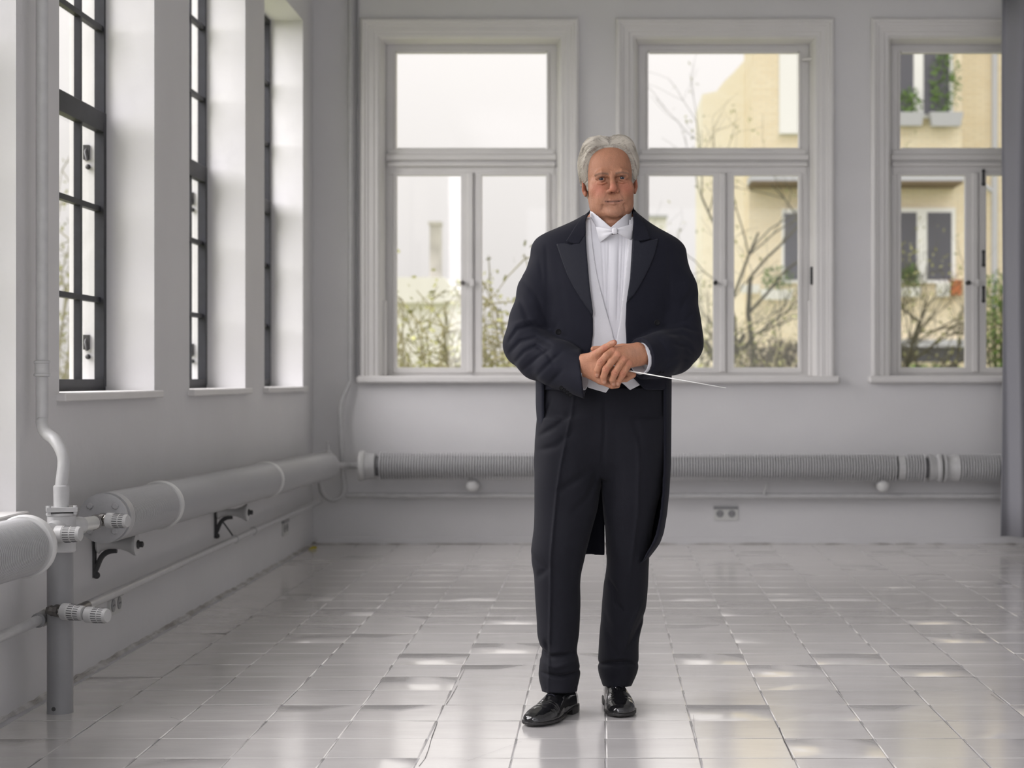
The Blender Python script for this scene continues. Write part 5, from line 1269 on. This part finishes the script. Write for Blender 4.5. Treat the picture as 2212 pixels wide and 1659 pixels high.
# creases of the cloth
def cl(a, pts, amp, w_, Y=5.40, ymax=5.5): crease(PF, a, [XZ(x_, y_, Y) for x_, y_ in pts], amp, w_, ymax)
cl(A_, [(1238, 868), (1226, 930), (1212, 1000), (1203, 1060), (1196, 1130), (1190, 1200), (1189, 1300), (1187, 1400), (1185, 1495)], -.0065, .0040, 5.37)
cl(Hp, [(1240, 850), (1234, 900), (1220, 960), (1208, 1030)], -.005, .0040, 5.38)
cl(B_, [(1372, 880), (1380, 1000), (1378, 1100), (1366, 1200), (1355, 1300)], -.005, .006, 5.42, 5.6)
for pts, amp, w_ in (([(1160, 945), (1195, 925), (1230, 900)], .005, .010), ([(1160, 975), (1200, 965), (1235, 935)], .004, .012), ([(1285, 1010), (1240, 1040), (1205, 1062)], .005, .012), ([(1300, 1000), (1270, 1075), (1240, 1105)], .004, .012), ([(1150, 1205), (1180, 1230), (1160, 1250)], .004, .012),
                     ([(1170, 1405), (1190, 1418), (1235, 1412)], .007, .008), ([(1166, 1430), (1200, 1438), (1245, 1428)], -.004, .009), ([(1168, 1452), (1210, 1458), (1250, 1452)], .007, .007), ([(1178, 1385), (1186, 1408)], .005, .008)):
    cl(A_, pts, amp*1.6, w_*.85, 5.36)
for pts, amp, w_ in (([(1315, 1250), (1330, 1275), (1332, 1300), (1345, 1320)], .006, .008), ([(1306, 1318), (1312, 1340), (1325, 1360)], .002, .009), ([(1385, 1305), (1365, 1350), (1350, 1400)], -.005, .008), ([(1392, 1330), (1375, 1365), (1360, 1395)], .005, .008), ([(1294, 1440), (1320, 1432), (1350, 1430), (1376, 1440)], .008, .008), ([(1308, 1345), (1322, 1395), (1335, 1420)], .003, .012),
                     ([(1310, 1130), (1300, 1050), (1308, 1000)], -.004, .010), ([(1325, 860), (1328, 960), (1322, 1100)], .002, .012), ([(1362, 860), (1375, 930), (1385, 960)], .004, .010)):
    cl(B_, pts, amp*1.6, w_*.85, 5.48, 5.62)
for pts, amp, w_ in (([(1306, 858), (1305, 940), (1300, 1000), (1296, 1060)], .005, .005), ([(1165, 925), (1172, 900), (1190, 862)], .004, .006), ([(1180, 870), (1215, 905), (1260, 880)], .003, .014)): cl(Hp, pts, amp, w_, 5.38)
tr_ = smn(smn(A_, B_, .006), Hp, .02)
tr_ = np.maximum(tr_, -np.maximum(np.minimum(A_, B_)+.006, PF.Z-.11))
tr_ += (.0010*(np.sin(33*PF.Z+20*PF.X)*np.sin(27*PF.X+9*PF.Y))).astype(np.float32)
PF.a = tr_.astype(np.float32); V, Q = PF.mesh()
tro = mobj('trousers', V, Q, M['trouser'], man, 1); tag(tro, 'black formal trousers')
# ================================================================== shoes
def shoe(hx, hy, tx, ty, name_label):
    heel = np.array([hx, hy, 0]); d_ = np.array([tx-hx, ty-hy, 0]); L = np.linalg.norm(d_); d_ /= L; sd = np.array([-d_[1], d_[0], 0])    # sideways
    S = Field((-.02, -.065, -.004), (L+.02, .065, .13), .0019)
    u, v, z_ = S.X, S.Y, S.Z; f = L/.30
    U = S.ax[0]/f
    hw = np.interp(U, [-.004, 0, .012, .04, .09, .14, .18, .215, .25, .275, .292, .300, .304], [.0, .012, .026, .034, .035, .036, .043, .048, .0455, .038, .025, .012, .0]).astype(np.float32)[:, None, None]
    ht = np.interp(U, [0, .02, .05, .09, .12, .15, .18, .21, .25, .28, .295, .304], [.066, .074, .085, .094, .090, .079, .067, .057, .048, .040, .032, .018]).astype(np.float32)[:, None, None]
    off = np.interp(U, [0, .1, .2, .3], [0, -.002, .001, -.006]).astype(np.float32)[:, None, None]
    z0 = .014+.010*np.clip((.14-u/f)/.08, 0, 1)
    q = (np.abs((v-off)/(hw+1e-4))**2.6+np.clip((z_-z0)/(ht-z0+1e-4), 0, 9)**2.4)**(1/2.5)
    up_ = np.maximum((q-1)*np.minimum(hw+.001, ht)*.9, z0-z_)
    endc = np.maximum(-u-.0, u-L); up_ = np.maximum(up_, endc)
    # quarter / vamp seam, toe cap, creases
    def cz(uu, amp, w_): return (amp*np.exp(-((u/f-uu-abs(0)*v)/w_)**2)*np.clip((z_-.025)/.02, 0, 1)).astype(np.float32)
    up_ = up_+cz(.232, .0014, .0022)+cz(.200+.10*np.abs(v), .0022, .003)+cz(.190+.12*np.abs(v), .0018, .0028)+cz(.209+.08*np.abs(v), .0016, .0025)
    throat = np.sqrt(((u/f-.135)/.046)**2+(v/.0125)**2)-1; up_ = up_+(.0022*np.exp(-(throat/.16)**2)*(z_ > .05)).astype(np.float32)
    S.a = up_.astype(np.float32); V1, Q1 = S.mesh()
    hs_ = hw+.0035*(hw > .002)
    so = np.maximum(np.abs(v-off)-hs_, np.maximum(z_-(z0+.001), np.where(u/f < .078, 0, .006)-z_))
    toe = .004*np.clip((u/f-.22)/.08, 0, 1)**2; so = np.maximum(so, toe+np.where(u/f < .078, -.0, .0)-z_)
    shk = np.maximum(np.maximum(.078-u/f, u/f-.13), z_-.013-.006*np.clip((.13-u/f)/.05, 0, 1)); so = np.maximum(so, -shk)
    S.a = np.maximum(so, np.maximum(-u-.003, u-L-.004)).astype(np.float32); V2, Q2 = S.mesh()
    def W_(V): return heel+V[:, :1]*d_+V[:, 1:2]*sd+np.array([0, 0, 1])*V[:, 2:]
    s_ = mobj('shoe', W_(V1), Q1, M['patent'], man, 1); tag(s_, name_label)
    so_ = mobj('sole', W_(V2), Q2, M['sole'], s_, 1)
    g = G()
    for k in range(4):
        uu = (.105+.019*k)*f; zz = float(np.interp(uu/f, [.09, .12, .15, .18, .21], [.094, .090, .079, .067, .057]))+.0016
        pts = [heel+d_*(uu+.004)+sd*-.015+np.array([0, 0, zz-.004]), heel+d_*uu+np.array([0, 0, zz+.001]), heel+d_*(uu+.004)+sd*.015+np.array([0, 0, zz-.004])]
        g.tube(smooth_path([tuple(p) for p in pts], 4), .0019, 6)
    obj('laces', g, M['suit'], s_, 180)
shoe(P(1237, 0, 5.46)[0], 5.475, P(1149, 0, 5.20)[0], 5.195, 'black patent shoe pointing outward')
shoe(P(1322, 0, 5.62)[0], 5.63, P(1347, 0, 5.34)[0], 5.335, 'black patent shoe pointing forward')
# ================================================================== baton
a = Vector(P(1346, 799, 5.252)); b_ = Vector(P(1568, 838, 5.06))
bt_ = empty('baton', a, label='thin white conductor\'s baton held between the folded hands', cat='baton')
obj('shaft', G().tube([a, a+(b_-a)*.3, b_], [.0021, .0018, .0009], 10), mat('baton_white', (.78, .78, .74), .35), bt_, 180)
obj('handle', G().lathe(a-(b_-a).normalized()*.03, (b_-a).normalized(), [(0, .003), (.004, .007), (.014, .0085), (.026, .005), (.036, .003)], 16), mat('cork', (.45, .28, .14), .8), bt_, 180)
